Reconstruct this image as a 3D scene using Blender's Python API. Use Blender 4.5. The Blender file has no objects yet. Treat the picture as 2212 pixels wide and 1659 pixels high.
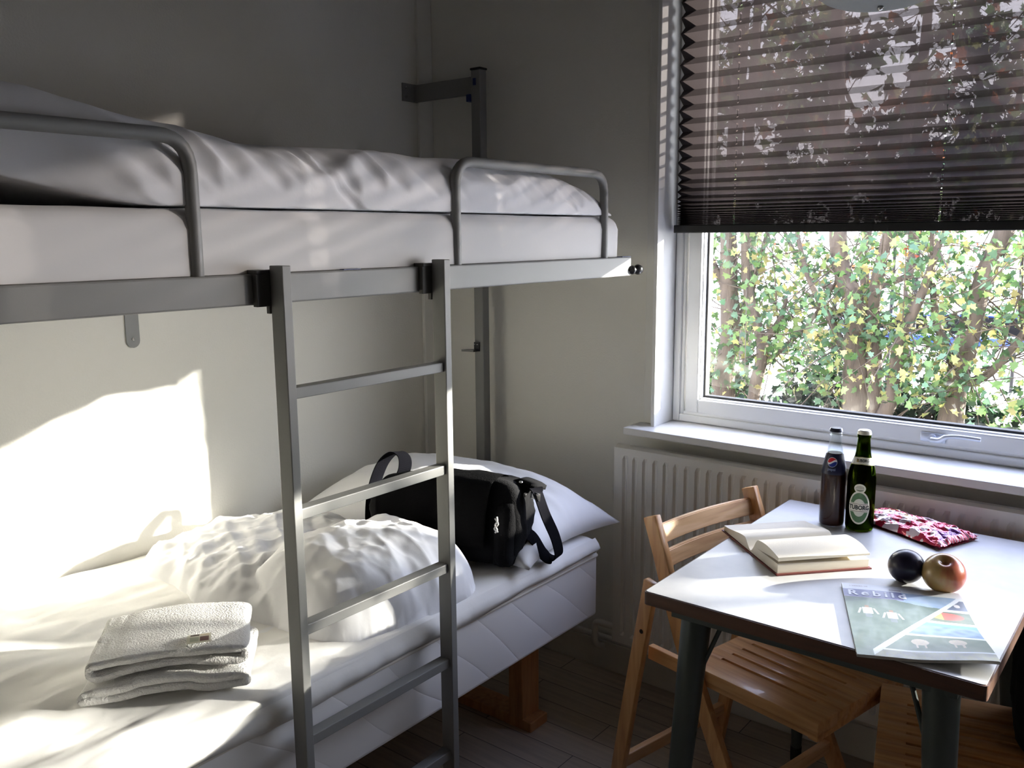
import bpy, bmesh, math, random
from mathutils import Vector, Matrix, noise
from bisect import bisect
PI = math.pi
S = bpy.context.scene
COL = S.collection
MW = {}

# ------------------------------------------------------------------ node / material helpers
def new_mat(name):
    m = bpy.data.materials.new(name); m.use_nodes = True
    nt = m.node_tree; nt.nodes.clear()
    out = nt.nodes.new('ShaderNodeOutputMaterial')
    return m, nt, out
def N(nt, t, **kw):
    n = nt.nodes.new(t)
    for k, v in kw.items():
        if k in n.inputs: n.inputs[k].default_value = v
        else: setattr(n, k, v)
    return n
def c4(c): return (c[0], c[1], c[2], 1.0)
def mat(name, col, rough=.6, metal=0., col2=None, nscale=8., bump=0., bscale=60., stretch=None, spec=.5, coat=0., transl=0., attr=None, sheen=0., detail=4.):
    """principled surface with an optional second colour mixed by noise, and noise bump"""
    m, nt, out = new_mat(name)
    p = N(nt, 'ShaderNodeBsdfPrincipled'); p.inputs['Roughness'].default_value = rough
    p.inputs['Metallic'].default_value = metal; p.inputs['Specular IOR Level'].default_value = spec
    p.inputs['Coat Weight'].default_value = coat; p.inputs['Sheen Weight'].default_value = sheen
    p.inputs['Base Color'].default_value = c4(col)
    tc = N(nt, 'ShaderNodeTexCoord'); mp = N(nt, 'ShaderNodeMapping')
    nt.links.new(tc.outputs['Object'], mp.inputs['Vector'])
    if stretch: mp.inputs['Scale'].default_value = stretch
    csock = None
    if attr:
        a = N(nt, 'ShaderNodeAttribute'); a.attribute_name = attr
        nt.links.new(a.outputs['Color'], p.inputs['Base Color']); csock = a.outputs['Color']
    elif col2:
        n = N(nt, 'ShaderNodeTexNoise'); n.inputs['Scale'].default_value = nscale; n.inputs['Detail'].default_value = detail
        r = N(nt, 'ShaderNodeValToRGB'); r.color_ramp.elements[0].position = .35; r.color_ramp.elements[1].position = .65
        r.color_ramp.elements[0].color = c4(col); r.color_ramp.elements[1].color = c4(col2)
        nt.links.new(mp.outputs[0], n.inputs['Vector']); nt.links.new(n.outputs['Fac'], r.inputs[0])
        nt.links.new(r.outputs[0], p.inputs['Base Color']); csock = r.outputs[0]
    if bump:
        b = N(nt, 'ShaderNodeBump'); b.inputs['Strength'].default_value = bump; b.inputs['Distance'].default_value = .01
        n2 = N(nt, 'ShaderNodeTexNoise'); n2.inputs['Scale'].default_value = bscale; n2.inputs['Detail'].default_value = 3
        nt.links.new(mp.outputs[0], n2.inputs['Vector']); nt.links.new(n2.outputs['Fac'], b.inputs['Height'])
        nt.links.new(b.outputs[0], p.inputs['Normal'])
    if transl:
        t = N(nt, 'ShaderNodeBsdfTranslucent'); t.inputs[0].default_value = c4(col)
        if csock: nt.links.new(csock, t.inputs[0])
        mx = N(nt, 'ShaderNodeMixShader'); mx.inputs[0].default_value = transl
        nt.links.new(p.outputs[0], mx.inputs[1]); nt.links.new(t.outputs[0], mx.inputs[2]); nt.links.new(mx.outputs[0], out.inputs[0])
    else:
        nt.links.new(p.outputs[0], out.inputs[0])
    return m
def glass_mat(name, tint=(1, 1, 1), rough=0., ior=1.5, refl=1.):
    """thin clear pane: lets light straight through, mirrors by Fresnel"""
    m, nt, out = new_mat(name)
    t = N(nt, 'ShaderNodeBsdfTransparent'); t.inputs[0].default_value = c4(tint)
    g = N(nt, 'ShaderNodeBsdfGlossy'); g.inputs['Roughness'].default_value = rough
    lw = N(nt, 'ShaderNodeLayerWeight'); lw.inputs[0].default_value = .5
    pw = N(nt, 'ShaderNodeMath', operation='POWER'); pw.inputs[1].default_value = 4.5; nt.links.new(lw.outputs['Facing'], pw.inputs[0])
    mu = N(nt, 'ShaderNodeMath', operation='MULTIPLY_ADD'); mu.inputs[1].default_value = .9; mu.inputs[2].default_value = .04 * refl
    nt.links.new(pw.outputs[0], mu.inputs[0])
    mx = N(nt, 'ShaderNodeMixShader')
    nt.links.new(mu.outputs[0], mx.inputs[0]); nt.links.new(t.outputs[0], mx.inputs[1]); nt.links.new(g.outputs[0], mx.inputs[2])
    nt.links.new(mx.outputs[0], out.inputs[0])
    return m
def wood_mat(name, c1, c2, c3, axis='X', rough=.45, scale=1., coat=0.):
    m, nt, out = new_mat(name)
    p = N(nt, 'ShaderNodeBsdfPrincipled'); p.inputs['Roughness'].default_value = rough; p.inputs['Coat Weight'].default_value = coat
    tc = N(nt, 'ShaderNodeTexCoord'); mp = N(nt, 'ShaderNodeMapping')
    st = {'X': (1.2, 14, 14), 'Y': (14, 1.2, 14), 'Z': (14, 14, 1.2)}[axis]
    mp.inputs['Scale'].default_value = [s * scale for s in st]
    nt.links.new(tc.outputs['Object'], mp.inputs['Vector'])
    n = N(nt, 'ShaderNodeTexNoise'); n.inputs['Scale'].default_value = 4; n.inputs['Detail'].default_value = 6; n.inputs['Distortion'].default_value = .6
    nt.links.new(mp.outputs[0], n.inputs['Vector'])
    r = N(nt, 'ShaderNodeValToRGB'); e = r.color_ramp.elements
    e[0].position = .32; e[0].color = c4(c1); e[1].position = .7; e[1].color = c4(c3)
    e2 = e.new(.5); e2.color = c4(c2)
    nt.links.new(n.outputs['Fac'], r.inputs[0]); nt.links.new(r.outputs[0], p.inputs['Base Color'])
    b = N(nt, 'ShaderNodeBump'); b.inputs['Strength'].default_value = .08; b.inputs['Distance'].default_value = .004
    nt.links.new(n.outputs['Fac'], b.inputs['Height']); nt.links.new(b.outputs[0], p.inputs['Normal'])
    nt.links.new(p.outputs[0], out.inputs[0])
    return m
def floor_mat():
    m, nt, out = new_mat('laminate_planks')
    p = N(nt, 'ShaderNodeBsdfPrincipled'); p.inputs['Roughness'].default_value = .38
    tc = N(nt, 'ShaderNodeTexCoord'); br = N(nt, 'ShaderNodeTexBrick')
    nt.links.new(tc.outputs['Object'], br.inputs['Vector'])
    br.inputs['Scale'].default_value = 1.; br.inputs['Brick Width'].default_value = .62; br.inputs['Row Height'].default_value = .095
    br.inputs['Mortar Size'].default_value = .0012; br.inputs['Color1'].default_value = (.62, .52, .41, 1); br.inputs['Color2'].default_value = (.46, .385, .30, 1)
    br.inputs['Mortar'].default_value = (.05, .035, .025, 1)
    mp = N(nt, 'ShaderNodeMapping'); mp.inputs['Scale'].default_value = (1.5, 22, 22)
    nt.links.new(tc.outputs['Object'], mp.inputs['Vector'])
    n = N(nt, 'ShaderNodeTexNoise'); n.inputs['Scale'].default_value = 3.; n.inputs['Detail'].default_value = 6
    nt.links.new(mp.outputs[0], n.inputs['Vector'])
    mx = N(nt, 'ShaderNodeMixRGB', blend_type='MULTIPLY'); mx.inputs[0].default_value = .6
    nt.links.new(br.outputs['Color'], mx.inputs[1]); nt.links.new(n.outputs['Fac'], mx.inputs[2])
    g = N(nt, 'ShaderNodeBrightContrast'); g.inputs['Bright'].default_value = .04
    nt.links.new(mx.outputs[0], g.inputs[0]); nt.links.new(g.outputs[0], p.inputs['Base Color'])
    nt.links.new(p.outputs[0], out.inputs[0])
    return m
def blind_mat():
    m, nt, out = new_mat('pleated_blind_fabric')
    d = N(nt, 'ShaderNodeBsdfDiffuse'); d.inputs[0].default_value = (.018, .015, .016, 1)
    tl = N(nt, 'ShaderNodeBsdfTranslucent'); tl.inputs[0].default_value = (.022, .018, .0185, 1)
    add = N(nt, 'ShaderNodeMixShader'); add.inputs[0].default_value = .6
    nt.links.new(d.outputs[0], add.inputs[1]); nt.links.new(tl.outputs[0], add.inputs[2])
    tr = N(nt, 'ShaderNodeBsdfTransparent'); tr.inputs[0].default_value = (1, .93, .95, 1)
    lw = N(nt, 'ShaderNodeLayerWeight'); lw.inputs[0].default_value = .5
    mr = N(nt, 'ShaderNodeMapRange'); mr.inputs['From Min'].default_value = .22; mr.inputs['From Max'].default_value = .66
    mr.inputs['To Min'].default_value = BLIND_T; mr.inputs['To Max'].default_value = .004
    nt.links.new(lw.outputs['Facing'], mr.inputs['Value'])
    # punched cord holes, placed with the cloth's own coordinates
    uv = N(nt, 'ShaderNodeUVMap'); uv.uv_map = 'UVMap'; sx = N(nt, 'ShaderNodeSeparateXYZ')
    nt.links.new(uv.outputs[0], sx.inputs[0])
    acc = None
    vv = N(nt, 'ShaderNodeMath', operation='COMPARE'); vv.inputs[1].default_value = .5; vv.inputs[2].default_value = .09
    nt.links.new(sx.outputs[1], vv.inputs[0])
    for xc in CORDS:
        cp = N(nt, 'ShaderNodeMath', operation='COMPARE'); cp.inputs[1].default_value = xc; cp.inputs[2].default_value = .0021
        nt.links.new(sx.outputs[0], cp.inputs[0])
        if acc is None: acc = cp
        else:
            a = N(nt, 'ShaderNodeMath', operation='ADD'); nt.links.new(acc.outputs[0], a.inputs[0]); nt.links.new(cp.outputs[0], a.inputs[1]); acc = a
    mu = N(nt, 'ShaderNodeMath', operation='MULTIPLY'); nt.links.new(acc.outputs[0], mu.inputs[0]); nt.links.new(vv.outputs[0], mu.inputs[1])
    mxx = N(nt, 'ShaderNodeMath', operation='MAXIMUM'); nt.links.new(mu.outputs[0], mxx.inputs[0]); nt.links.new(mr.outputs[0], mxx.inputs[1])
    mx = N(nt, 'ShaderNodeMixShader')
    nt.links.new(mxx.outputs[0], mx.inputs[0]); nt.links.new(add.outputs[0], mx.inputs[1]); nt.links.new(tr.outputs[0], mx.inputs[2])
    nt.links.new(mx.outputs[0], out.inputs[0])
    return m
def quilt_mat():
    """white ticking with fine stitched waves running diagonally"""
    m, nt, out = new_mat('quilted_ticking')
    p = N(nt, 'ShaderNodeBsdfPrincipled'); p.inputs['Roughness'].default_value = .85; p.inputs['Base Color'].default_value = (.78, .77, .76, 1)
    tc = N(nt, 'ShaderNodeTexCoord'); mp = N(nt, 'ShaderNodeMapping'); mp.inputs['Rotation'].default_value = (.75, 0, 0)
    nt.links.new(tc.outputs['Object'], mp.inputs['Vector'])
    w = N(nt, 'ShaderNodeTexWave', bands_direction='Z'); w.inputs['Scale'].default_value = 3.2; w.inputs['Distortion'].default_value = 3.5; w.inputs['Detail'].default_value = 0; w.inputs['Detail Scale'].default_value = .8
    nt.links.new(mp.outputs[0], w.inputs['Vector'])
    pw = N(nt, 'ShaderNodeMath', operation='POWER'); pw.inputs[1].default_value = .18; nt.links.new(w.outputs['Fac'], pw.inputs[0])
    b = N(nt, 'ShaderNodeBump'); b.inputs['Strength'].default_value = .28; b.inputs['Distance'].default_value = .006
    nt.links.new(pw.outputs[0], b.inputs['Height']); nt.links.new(b.outputs[0], p.inputs['Normal'])
    nt.links.new(p.outputs[0], out.inputs[0])
    return m

# ------------------------------------------------------------------ mesh helpers
def fin(name, bm, m, parent=None, smooth=False, world=True, kind=None, auto=None):
    if parent is not None and world: bm.transform(MW[parent.name].inverted())
    me = bpy.data.meshes.new(name); bm.normal_update(); bm.to_mesh(me); bm.free()
    for mm in (m if isinstance(m, (list, tuple)) else [m]): me.materials.append(mm)
    if smooth or auto:
        me.polygons.foreach_set('use_smooth', [True] * len(me.polygons))
        if auto: me.set_sharp_from_angle(angle=math.radians(auto))
    o = bpy.data.objects.new(name, me); COL.objects.link(o)
    if parent is not None: o.parent = parent; MW[o.name] = MW[parent.name]
    else: MW[o.name] = Matrix.Identity(4)
    if kind: o['kind'] = kind
    return o
def thing(name, label, cat, loc=(0, 0, 0), rz=0, group=None):
    o = bpy.data.objects.new(name, None); COL.objects.link(o); o.empty_display_size = .05
    o.location = loc; o.rotation_euler = (0, 0, rz); MW[o.name] = Matrix.Translation(loc) @ Matrix.Rotation(rz, 4, 'Z')
    return tag(o, label, cat, group)
def tag(o, label, cat, group=None):
    o['label'] = label; o['category'] = cat
    if group: o['group'] = group
    return o
def BM(): return bmesh.new()
def box(bm, x0, x1, y0, y1, z0, z1, bev=0., seg=2, M=None):
    t = bmesh.new()
    bmesh.ops.create_cube(t, size=1)
    bmesh.ops.scale(t, vec=(x1 - x0, y1 - y0, z1 - z0), verts=t.verts)
    bmesh.ops.translate(t, vec=((x0 + x1) / 2, (y0 + y1) / 2, (z0 + z1) / 2), verts=t.verts)
    if bev: bmesh.ops.bevel(t, geom=t.edges[:], offset=bev, segments=seg, profile=.5, affect='EDGES')
    if M: t.transform(M)
    join(bm, t); return bm
def join(bm, t):
    me = bpy.data.meshes.new('_t'); t.to_mesh(me); t.free(); bm.from_mesh(me); bpy.data.meshes.remove(me)
def boxm(*a, **k): return box(BM(), *a, **k)
def tube(bm, pts, r, seg=12, cap=True, r2=None):
    pts = [Vector(p) for p in pts]; n = len(pts); rings = []
    prev = None
    for i, p in enumerate(pts):
        d = (pts[min(i + 1, n - 1)] - pts[max(i - 1, 0)]).normalized()
        if prev is None:
            a = d.orthogonal().normalized()
        else:
            a = prev - d * prev.dot(d)
            a = a.normalized() if a.length > 1e-6 else d.orthogonal().normalized()
        prev = a; b = d.cross(a)
        rr = r[i] if isinstance(r, (list, tuple)) else (r if r2 is None else r + (r2 - r) * i / max(1, n - 1))
        rings.append([bm.verts.new(p + (a * math.cos(2 * PI * k / seg) + b * math.sin(2 * PI * k / seg)) * rr) for k in range(seg)])
    for i in range(n - 1):
        for k in range(seg):
            bm.faces.new((rings[i][k], rings[i][(k + 1) % seg], rings[i + 1][(k + 1) % seg], rings[i + 1][k]))
    if cap:
        bm.faces.new(rings[0][::-1]); bm.faces.new(rings[-1])
    return bm
def arc_path(p, corner, q, r, n=7):
    """p -> corner -> q with the corner rounded"""
    p, c, q = Vector(p), Vector(corner), Vector(q)
    a = (p - c).normalized(); b = (q - c).normalized()
    s = c + a * r; e = c + b * r; out = []
    for i in range(n + 1):
        t = i / n; out.append((1 - t) ** 2 * s + 2 * t * (1 - t) * c + t * t * e)
    return out
def lathe(bm, prof, seg=32, M=None):
    t = bmesh.new(); rings = []
    for r, z in prof:
        if r < 1e-5: rings.append([t.verts.new((0, 0, z))])
        else: rings.append([t.verts.new((r * math.cos(2 * PI * k / seg), r * math.sin(2 * PI * k / seg), z)) for k in range(seg)])
    for i in range(len(rings) - 1):
        A, B = rings[i], rings[i + 1]
        for k in range(seg):
            k2 = (k + 1) % seg
            if len(A) == 1 and len(B) == 1: continue
            if len(A) == 1: t.faces.new((A[0], B[k2], B[k]))
            elif len(B) == 1: t.faces.new((A[k], A[k2], B[0]))
            else: t.faces.new((A[k], A[k2], B[k2], B[k]))
    if M: t.transform(M)
    join(bm, t); return bm
def prism(bm, poly, axis, a0, a1, bev=0., M=None):
    """2-D polygon extruded along axis ('x','y','z')"""
    t = bmesh.new()
    def mk(u, v, a): return {'x': (a, u, v), 'y': (u, a, v), 'z': (u, v, a)}[axis]
    A = [t.verts.new(mk(u, v, a0)) for u, v in poly]; B = [t.verts.new(mk(u, v, a1)) for u, v in poly]
    t.faces.new(A); t.faces.new(B[::-1])
    for i in range(len(poly)):
        j = (i + 1) % len(poly); t.faces.new((A[j], A[i], B[i], B[j]))
    bmesh.ops.recalc_face_normals(t, faces=t.faces)
    if bev: bmesh.ops.bevel(t, geom=t.edges[:], offset=bev, segments=2, profile=.5, affect='EDGES')
    if M: t.transform(M)
    join(bm, t); return bm
def strip_poly(path, w):
    """polygon of constant width around a 2-D path"""
    L, R = [], []
    for i, p in enumerate(path):
        a = path[max(0, i - 1)]; b = path[min(len(path) - 1, i + 1)]
        d = Vector((b[0] - a[0], b[1] - a[1])).normalized(); n = Vector((-d.y, d.x))
        L.append((p[0] + n.x * w / 2, p[1] + n.y * w / 2)); R.append((p[0] - n.x * w / 2, p[1] - n.y * w / 2))
    return L + R[::-1]
def smooth01(t): t = max(0., min(1., t)); return t * t * (3 - 2 * t)
def spaced(a, b, n, ends=0.):
    """n+1 samples, denser towards the ends"""
    out = []
    for i in range(n + 1):
        t = i / n; s = (1 - math.cos(PI * t)) / 2
        out.append(a + (b - a) * (t * (1 - ends) + s * ends))
    return out
def field(bm, xs, ys, f, zb, keep=None):
    """height field z=f(x,y) closed with sides and a bottom (zb number or function)"""
    zbf = zb if callable(zb) else (lambda x, y: zb)
    T = [[bm.verts.new((x, y, f(x, y))) for y in ys] for x in xs]
    nx, ny = len(xs), len(ys)
    for i in range(nx - 1):
        for j in range(ny - 1): bm.faces.new((T[i][j], T[i + 1][j], T[i + 1][j + 1], T[i][j + 1]))
    ring = [(i, 0) for i in range(nx)] + [(nx - 1, j) for j in range(1, ny)] + [(i, ny - 1) for i in range(nx - 2, -1, -1)] + [(0, j) for j in range(ny - 2, 0, -1)]
    top = [T[i][j] for i, j in ring]; bot = [bm.verts.new((v.co.x, v.co.y, zbf(v.co.x, v.co.y))) for v in top]
    for k in range(len(top)):
        k2 = (k + 1) % len(top); bm.faces.new((top[k2], top[k], bot[k], bot[k2]))
    bm.faces.new(bot)
    bmesh.ops.recalc_face_normals(bm, faces=bm.faces)
    return bm
def fn(x, y, z=0., o=3): return noise.fractal(Vector((x, y, z)), 1., 2., o)
def ridge(x, y, z=0.): return 1. - abs(noise.noise(Vector((x, y, z)))) * 2.
def ribbon(bm, pts, wv, th):
    """flat strap of half-width vector wv (or list) and thickness th along pts"""
    pts = [Vector(p) for p in pts]; n = len(pts); rs = []
    for i, p in enumerate(pts):
        d = (pts[min(i + 1, n - 1)] - pts[max(0, i - 1)]).normalized()
        w = Vector(wv[i]) if isinstance(wv, list) else Vector(wv)
        w0 = w.length; w = w - d * w.dot(d); w = w.normalized() * w0
        nn = d.cross(w).normalized() * th / 2
        rs.append([bm.verts.new(p + w + nn), bm.verts.new(p - w + nn), bm.verts.new(p - w - nn), bm.verts.new(p + w - nn)])
    for i in range(n - 1):
        for k in range(4): bm.faces.new((rs[i][k], rs[i][(k + 1) % 4], rs[i + 1][(k + 1) % 4], rs[i + 1][k]))
    bm.faces.new(rs[0][::-1]); bm.faces.new(rs[-1])
    bmesh.ops.recalc_face_normals(bm, faces=bm.faces)
    return bm
def catmull(P, n=8):
    P = [Vector(p) for p in P]; out = []
    for i in range(len(P) - 1):
        p0 = P[max(0, i - 1)]; p1 = P[i]; p2 = P[i + 1]; p3 = P[min(len(P) - 1, i + 2)]
        for k in range(n):
            t = k / n
            out.append(.5 * ((2 * p1) + (p2 - p0) * t + (2 * p0 - 5 * p1 + 4 * p2 - p3) * t * t + (3 * p1 - p0 - 3 * p2 + p3) * t ** 3))
    out.append(P[-1]); return out
def text_bm(s, size, fmap, extrude=0., bold=0., spacing=1.):
    """lettering as a mesh; fmap maps a flat (x, y) to a 3-D point"""
    cu = bpy.data.curves.new('_txt', 'FONT'); cu.body = s; cu.size = size; cu.align_x = 'CENTER'; cu.align_y = 'CENTER'
    cu.offset = bold; cu.space_character = spacing; cu.resolution_u = 3
    ob = bpy.data.objects.new('_txt', cu); COL.objects.link(ob)
    dg = bpy.context.evaluated_depsgraph_get(); me = bpy.data.meshes.new_from_object(ob.evaluated_get(dg))
    t = bmesh.new(); t.from_mesh(me)
    bpy.data.objects.remove(ob); bpy.data.curves.remove(cu); bpy.data.meshes.remove(me)
    bmesh.ops.subdivide_edges(t, edges=[e for e in t.edges if e.calc_length() > size * .25], cuts=2)
    bmesh.ops.triangulate(t, faces=t.faces)
    for v in t.verts: v.co = Vector(fmap(v.co.x, v.co.y))
    return t
def paint_grid(bm, nu, nv, pos, colf, mask=None):
    """fine grid whose faces carry a printed colour: colf(u,v)->rgb, pos(u,v)->point"""
    lay = bm.loops.layers.float_color.new('Col')
    V = {}
    def gv(i, j):
        if (i, j) not in V: V[(i, j)] = bm.verts.new(pos(i / nu, j / nv))
        return V[(i, j)]
    for i in range(nu):
        for j in range(nv):
            u, v = (i + .5) / nu, (j + .5) / nv
            if mask and not mask(u, v): continue
            f = bm.faces.new((gv(i, j), gv(i + 1, j), gv(i + 1, j + 1), gv(i, j + 1))); c = colf(u, v)
            for l in f.loops: l[lay] = (c[0], c[1], c[2], 1)
    return bm

# ------------------------------------------------------------------ tunables
BLIND_T = .042
CORDS = (1.109, 1.637, 2.165, 2.693)
SKY = 4.6
SUN_DIR = Vector((-1., -1., -.32))

# ------------------------------------------------------------------ materials
M_wall = mat('wall_paint', (.78, .765, .71), .85, bump=.10, bscale=180)
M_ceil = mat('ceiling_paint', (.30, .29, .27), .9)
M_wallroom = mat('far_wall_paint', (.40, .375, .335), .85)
M_trim = mat('trim_gloss_paint', (.80, .80, .79), .35)
M_frame = mat('window_frame_paint', (.80, .80, .79), .4)
M_gasket = mat('black_gasket', (.02, .02, .022), .5)
M_glass = glass_mat('window_glass', (.97, .985, .98), refl=3.0)
M_floor = floor_mat()
M_rad = mat('radiator_enamel', (.80, .785, .73), .4)
M_pipe = mat('painted_pipe', (.62, .60, .55), .45)
M_metal = mat('silver_grey_powdercoat', (.235, .235, .23), .5, .12, spec=.3, bump=.02, bscale=400)
M_chrome = mat('polished_steel', (.6, .6, .6), .25, 1.)
M_black = mat('black_plastic', (.012, .012, .013), .3)
M_blue = mat('blue_sticker', (.01, .025, .14), .5)
M_cotton = mat('white_cotton', (.80, .80, .82), .8, bump=.05, bscale=45, sheen=.1)
M_sheet = mat('white_sheet', (.80, .79, .77), .85, bump=.04, bscale=60)
M_matt = mat('mattress_sheet', (.74, .73, .72), .85, bump=.05, bscale=30)
M_terry = mat('white_terry', (.80, .79, .77), .95, bump=.6, bscale=260)
M_quilt = quilt_mat()
M_piping = mat('cream_piping', (.66, .62, .55), .8)
M_bag = mat('black_canvas', (.009, .009, .010), .95, spec=.12, bump=.25, bscale=350)
M_strap = mat('black_webbing', (.004, .004, .006), .9, spec=.05, bump=.2, bscale=500)
M_bedleg = wood_mat('stained_pine', (.36, .165, .06), (.46, .22, .085), (.52, .27, .11), 'Z')
M_chair = wood_mat('lacquered_beech', (.50, .235, .080), (.64, .33, .125), (.72, .40, .17), 'X', .4, coat=.2)
M_chairz = wood_mat('lacquered_beech_upright', (.50, .235, .080), (.64, .33, .125), (.72, .40, .17), 'Z', .4, coat=.2)
M_chairy = wood_mat('lacquered_beech_cross', (.56, .31, .15), (.68, .41, .20), (.76, .49, .27), 'Y', .34, coat=.25)
M_lam = mat('grey_laminate', (.56, .565, .57), .32, col2=(.60, .60, .60), nscale=30)
M_edge = wood_mat('dark_table_edge', (.055, .024, .014), (.09, .04, .022), (.12, .055, .03), 'X', .45)
M_tleg = mat('grey_green_enamel', (.07, .085, .08), .35, .3)
M_rubber = mat('black_rubber', (.012, .012, .012), .6)
M_paper = mat('book_paper', (.80, .74, .62), .85, bump=.15, bscale=500, stretch=(1, 1, 30))
M_cover = mat('dark_red_cover', (.14, .025, .02), .55)
M_print = mat('printed_gloss', (.5, .5, .5), .38, attr='Col', coat=.08, spec=.35)
M_foil = mat('printed_foil', (.5, .1, .1), .22, .35, attr='Col', coat=.5)
M_ink = mat('dark_ink', (.015, .02, .02), .5)
M_whiteink = mat('white_ink', (.75, .77, .85), .4)
M_leafp = mat('leaf', (.2, .4, .05), .55, attr='Col', transl=.5)
M_bark = mat('bark', (.048, .034, .025), .9, col2=(.09, .067, .05), nscale=7, bump=.8, bscale=25, stretch=(3, 3, .6))
M_ground = mat('pale_dry_gravel', (.78, .74, .66), .95, col2=(.85, .82, .76), nscale=3)
M_soil = mat('leaf_litter', (.05, .055, .03), .95, col2=(.10, .075, .04), nscale=12)
M_blind = blind_mat()
M_blackfab = mat('black_rail', (.006, .006, .007), .5)

# ================================================================== SETTING
def struct(name, bm, m, **k):
    return fin(name, bm, m, kind='structure', **k)
RX, RY, RZ = 3.9, -3.6, 2.5          # room extents
WX0, WX1, WZ0, WZ1 = .915, 3.20, .838, 2.16   # window opening
struct('floor', boxm(-.1, RX + .1, RY - .1, .3, -.06, 0), M_floor)
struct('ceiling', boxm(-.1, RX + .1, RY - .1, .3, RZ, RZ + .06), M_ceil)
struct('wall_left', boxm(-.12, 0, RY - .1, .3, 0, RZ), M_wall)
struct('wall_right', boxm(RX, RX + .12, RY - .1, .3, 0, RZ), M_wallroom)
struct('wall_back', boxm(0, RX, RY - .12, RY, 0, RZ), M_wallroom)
bm = BM()
box(bm, 0, WX0 - .012, 0, .3, 0, RZ); box(bm, WX1 + .012, RX, 0, .3, 0, RZ)
box(bm, WX0 - .012, WX1 + .012, 0, .3, 0, WZ0 - .025); box(bm, WX0 - .012, WX1 + .012, 0, .3, WZ1 + .012, RZ)
struct('wall_window', bm, M_wall)
struct('trim_1', boxm(0, .014, -.066, 0, .1, RZ, bev=.003), mat('corner_strip_paint', (.74, .73, .69), .7))
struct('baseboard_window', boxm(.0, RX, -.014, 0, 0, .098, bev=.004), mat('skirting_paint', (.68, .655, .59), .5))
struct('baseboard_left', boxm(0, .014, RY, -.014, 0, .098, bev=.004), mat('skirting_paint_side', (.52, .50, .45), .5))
# window: casing, lining, frame, sash, glass, sill, handle
w = bpy.data.objects.new('window_1', None); COL.objects.link(w); w['kind'] = 'structure'; MW[w.name] = Matrix.Identity(4)
bm = BM()
box(bm, WX0 - .052, WX0 - .0125, -.008, 0, WZ0, WZ1 + .05, bev=.002); box(bm, WX1 + .0125, WX1 + .052, -.008, 0, WZ0, WZ1 + .05, bev=.002)
box(bm, WX0 - .0125, WX1 + .0125, -.008, 0, WZ1 + .0125, WZ1 + .05, bev=.002)
fin('window_casing', bm, mat('casing_paint', (.76, .75, .71), .6), w)
bm = BM()
box(bm, WX0 - .012, WX0, -.036, .3, WZ0 - .001, WZ1 + .012, bev=.0015); box(bm, WX1, WX1 + .012, -.036, .3, WZ0 - .001, WZ1 + .012, bev=.0015)
box(bm, WX0, WX1, -.036, .3, WZ1, WZ1 + .012); box(bm, WX0, WX1, .16, .3, WZ0 - .02, WZ0 + .01)
fin('window_lining', bm, M_trim, w)
def frame_ring(bm, x0, x1, z0, z1, wd, y0, y1, bev=.003):
    box(bm, x0, x0 + wd, y0, y1, z0, z1, bev=bev); box(bm, x1 - wd, x1, y0, y1, z0, z1, bev=bev)
    box(bm, x0 + wd, x1 - wd, y0, y1, z0, z0 + wd, bev=bev); box(bm, x0 + wd, x1 - wd, y0, y1, z1 - wd, z1, bev=bev)
bm = BM()
frame_ring(bm, WX0, WX1, WZ0, WZ1, .034, .08, .15)
frame_ring(bm, WX0 + .002, WX1 - .002, WZ0 + .002, WZ1 - .002, .022, .072, .09)
frame_ring(bm, WX0 + .02, WX1 - .02, WZ0 + .02, WZ1 - .02, .03, .112, .15)
fin('window_frame', bm, M_frame, w)
SX0, SX1, SZ0, SZ1 = WX0 + .040, WX1 - .04, WZ0 + .030, WZ1 - .035
sash = fin('window_sash', (lambda b: (frame_ring(b, SX0, SX1, SZ0, SZ1, .042, .078, .108, .004), frame_ring(b, SX0 + .03, SX1 - .03, SZ0 + .03, SZ1 - .03, .016, .09, .128, .002), b)[-1])(BM()), M_frame, w)
bm = BM(); frame_ring(bm, SX0 + .043, SX1 - .043, SZ0 + .043, SZ1 - .043, .009, .108, .13, 0)
fin('window_gasket', bm, M_gasket, sash)
bm = BM(); box(bm, SX0 + .048, SX1 - .048, .118, .1185, SZ0 + .048, SZ1 - .048)
fin('window_pane', bm, M_glass, sash)
bm = BM()
lathe(bm, [(0, -.012), (.010, -.012), (.010, .003), (0, .003)], 16, Matrix.Translation((1.652, .066, .886)) @ Matrix.Rotation(PI / 2, 4, 'X'))
box(bm, 1.622, 1.682, .072, .079, .874, .898, bev=.003)
tube(bm, catmull([(1.652, .054, .884), (1.672, .050, .886), (1.69, .046, .898), (1.72, .045, .902), (1.765, .046, .901)], 5), [.007] * 10 + [.0055] * 11, 10)
fin('window_handle', bm, mat('handle_satin_white', (.62, .66, .74), .3, .3), sash, auto=40)
struct('trim_2', boxm(.845, WX1 + .07, -.097, .09, WZ0 - .022, WZ0 - .001, bev=.003), mat('sill_paint', (.80, .80, .80), .42))
# outside
struct('trim_3', boxm(WX0 - .05, WX1 + .05, .15, .42, WZ0 - .05, WZ0 - .02, bev=.003), M_frame)

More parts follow.
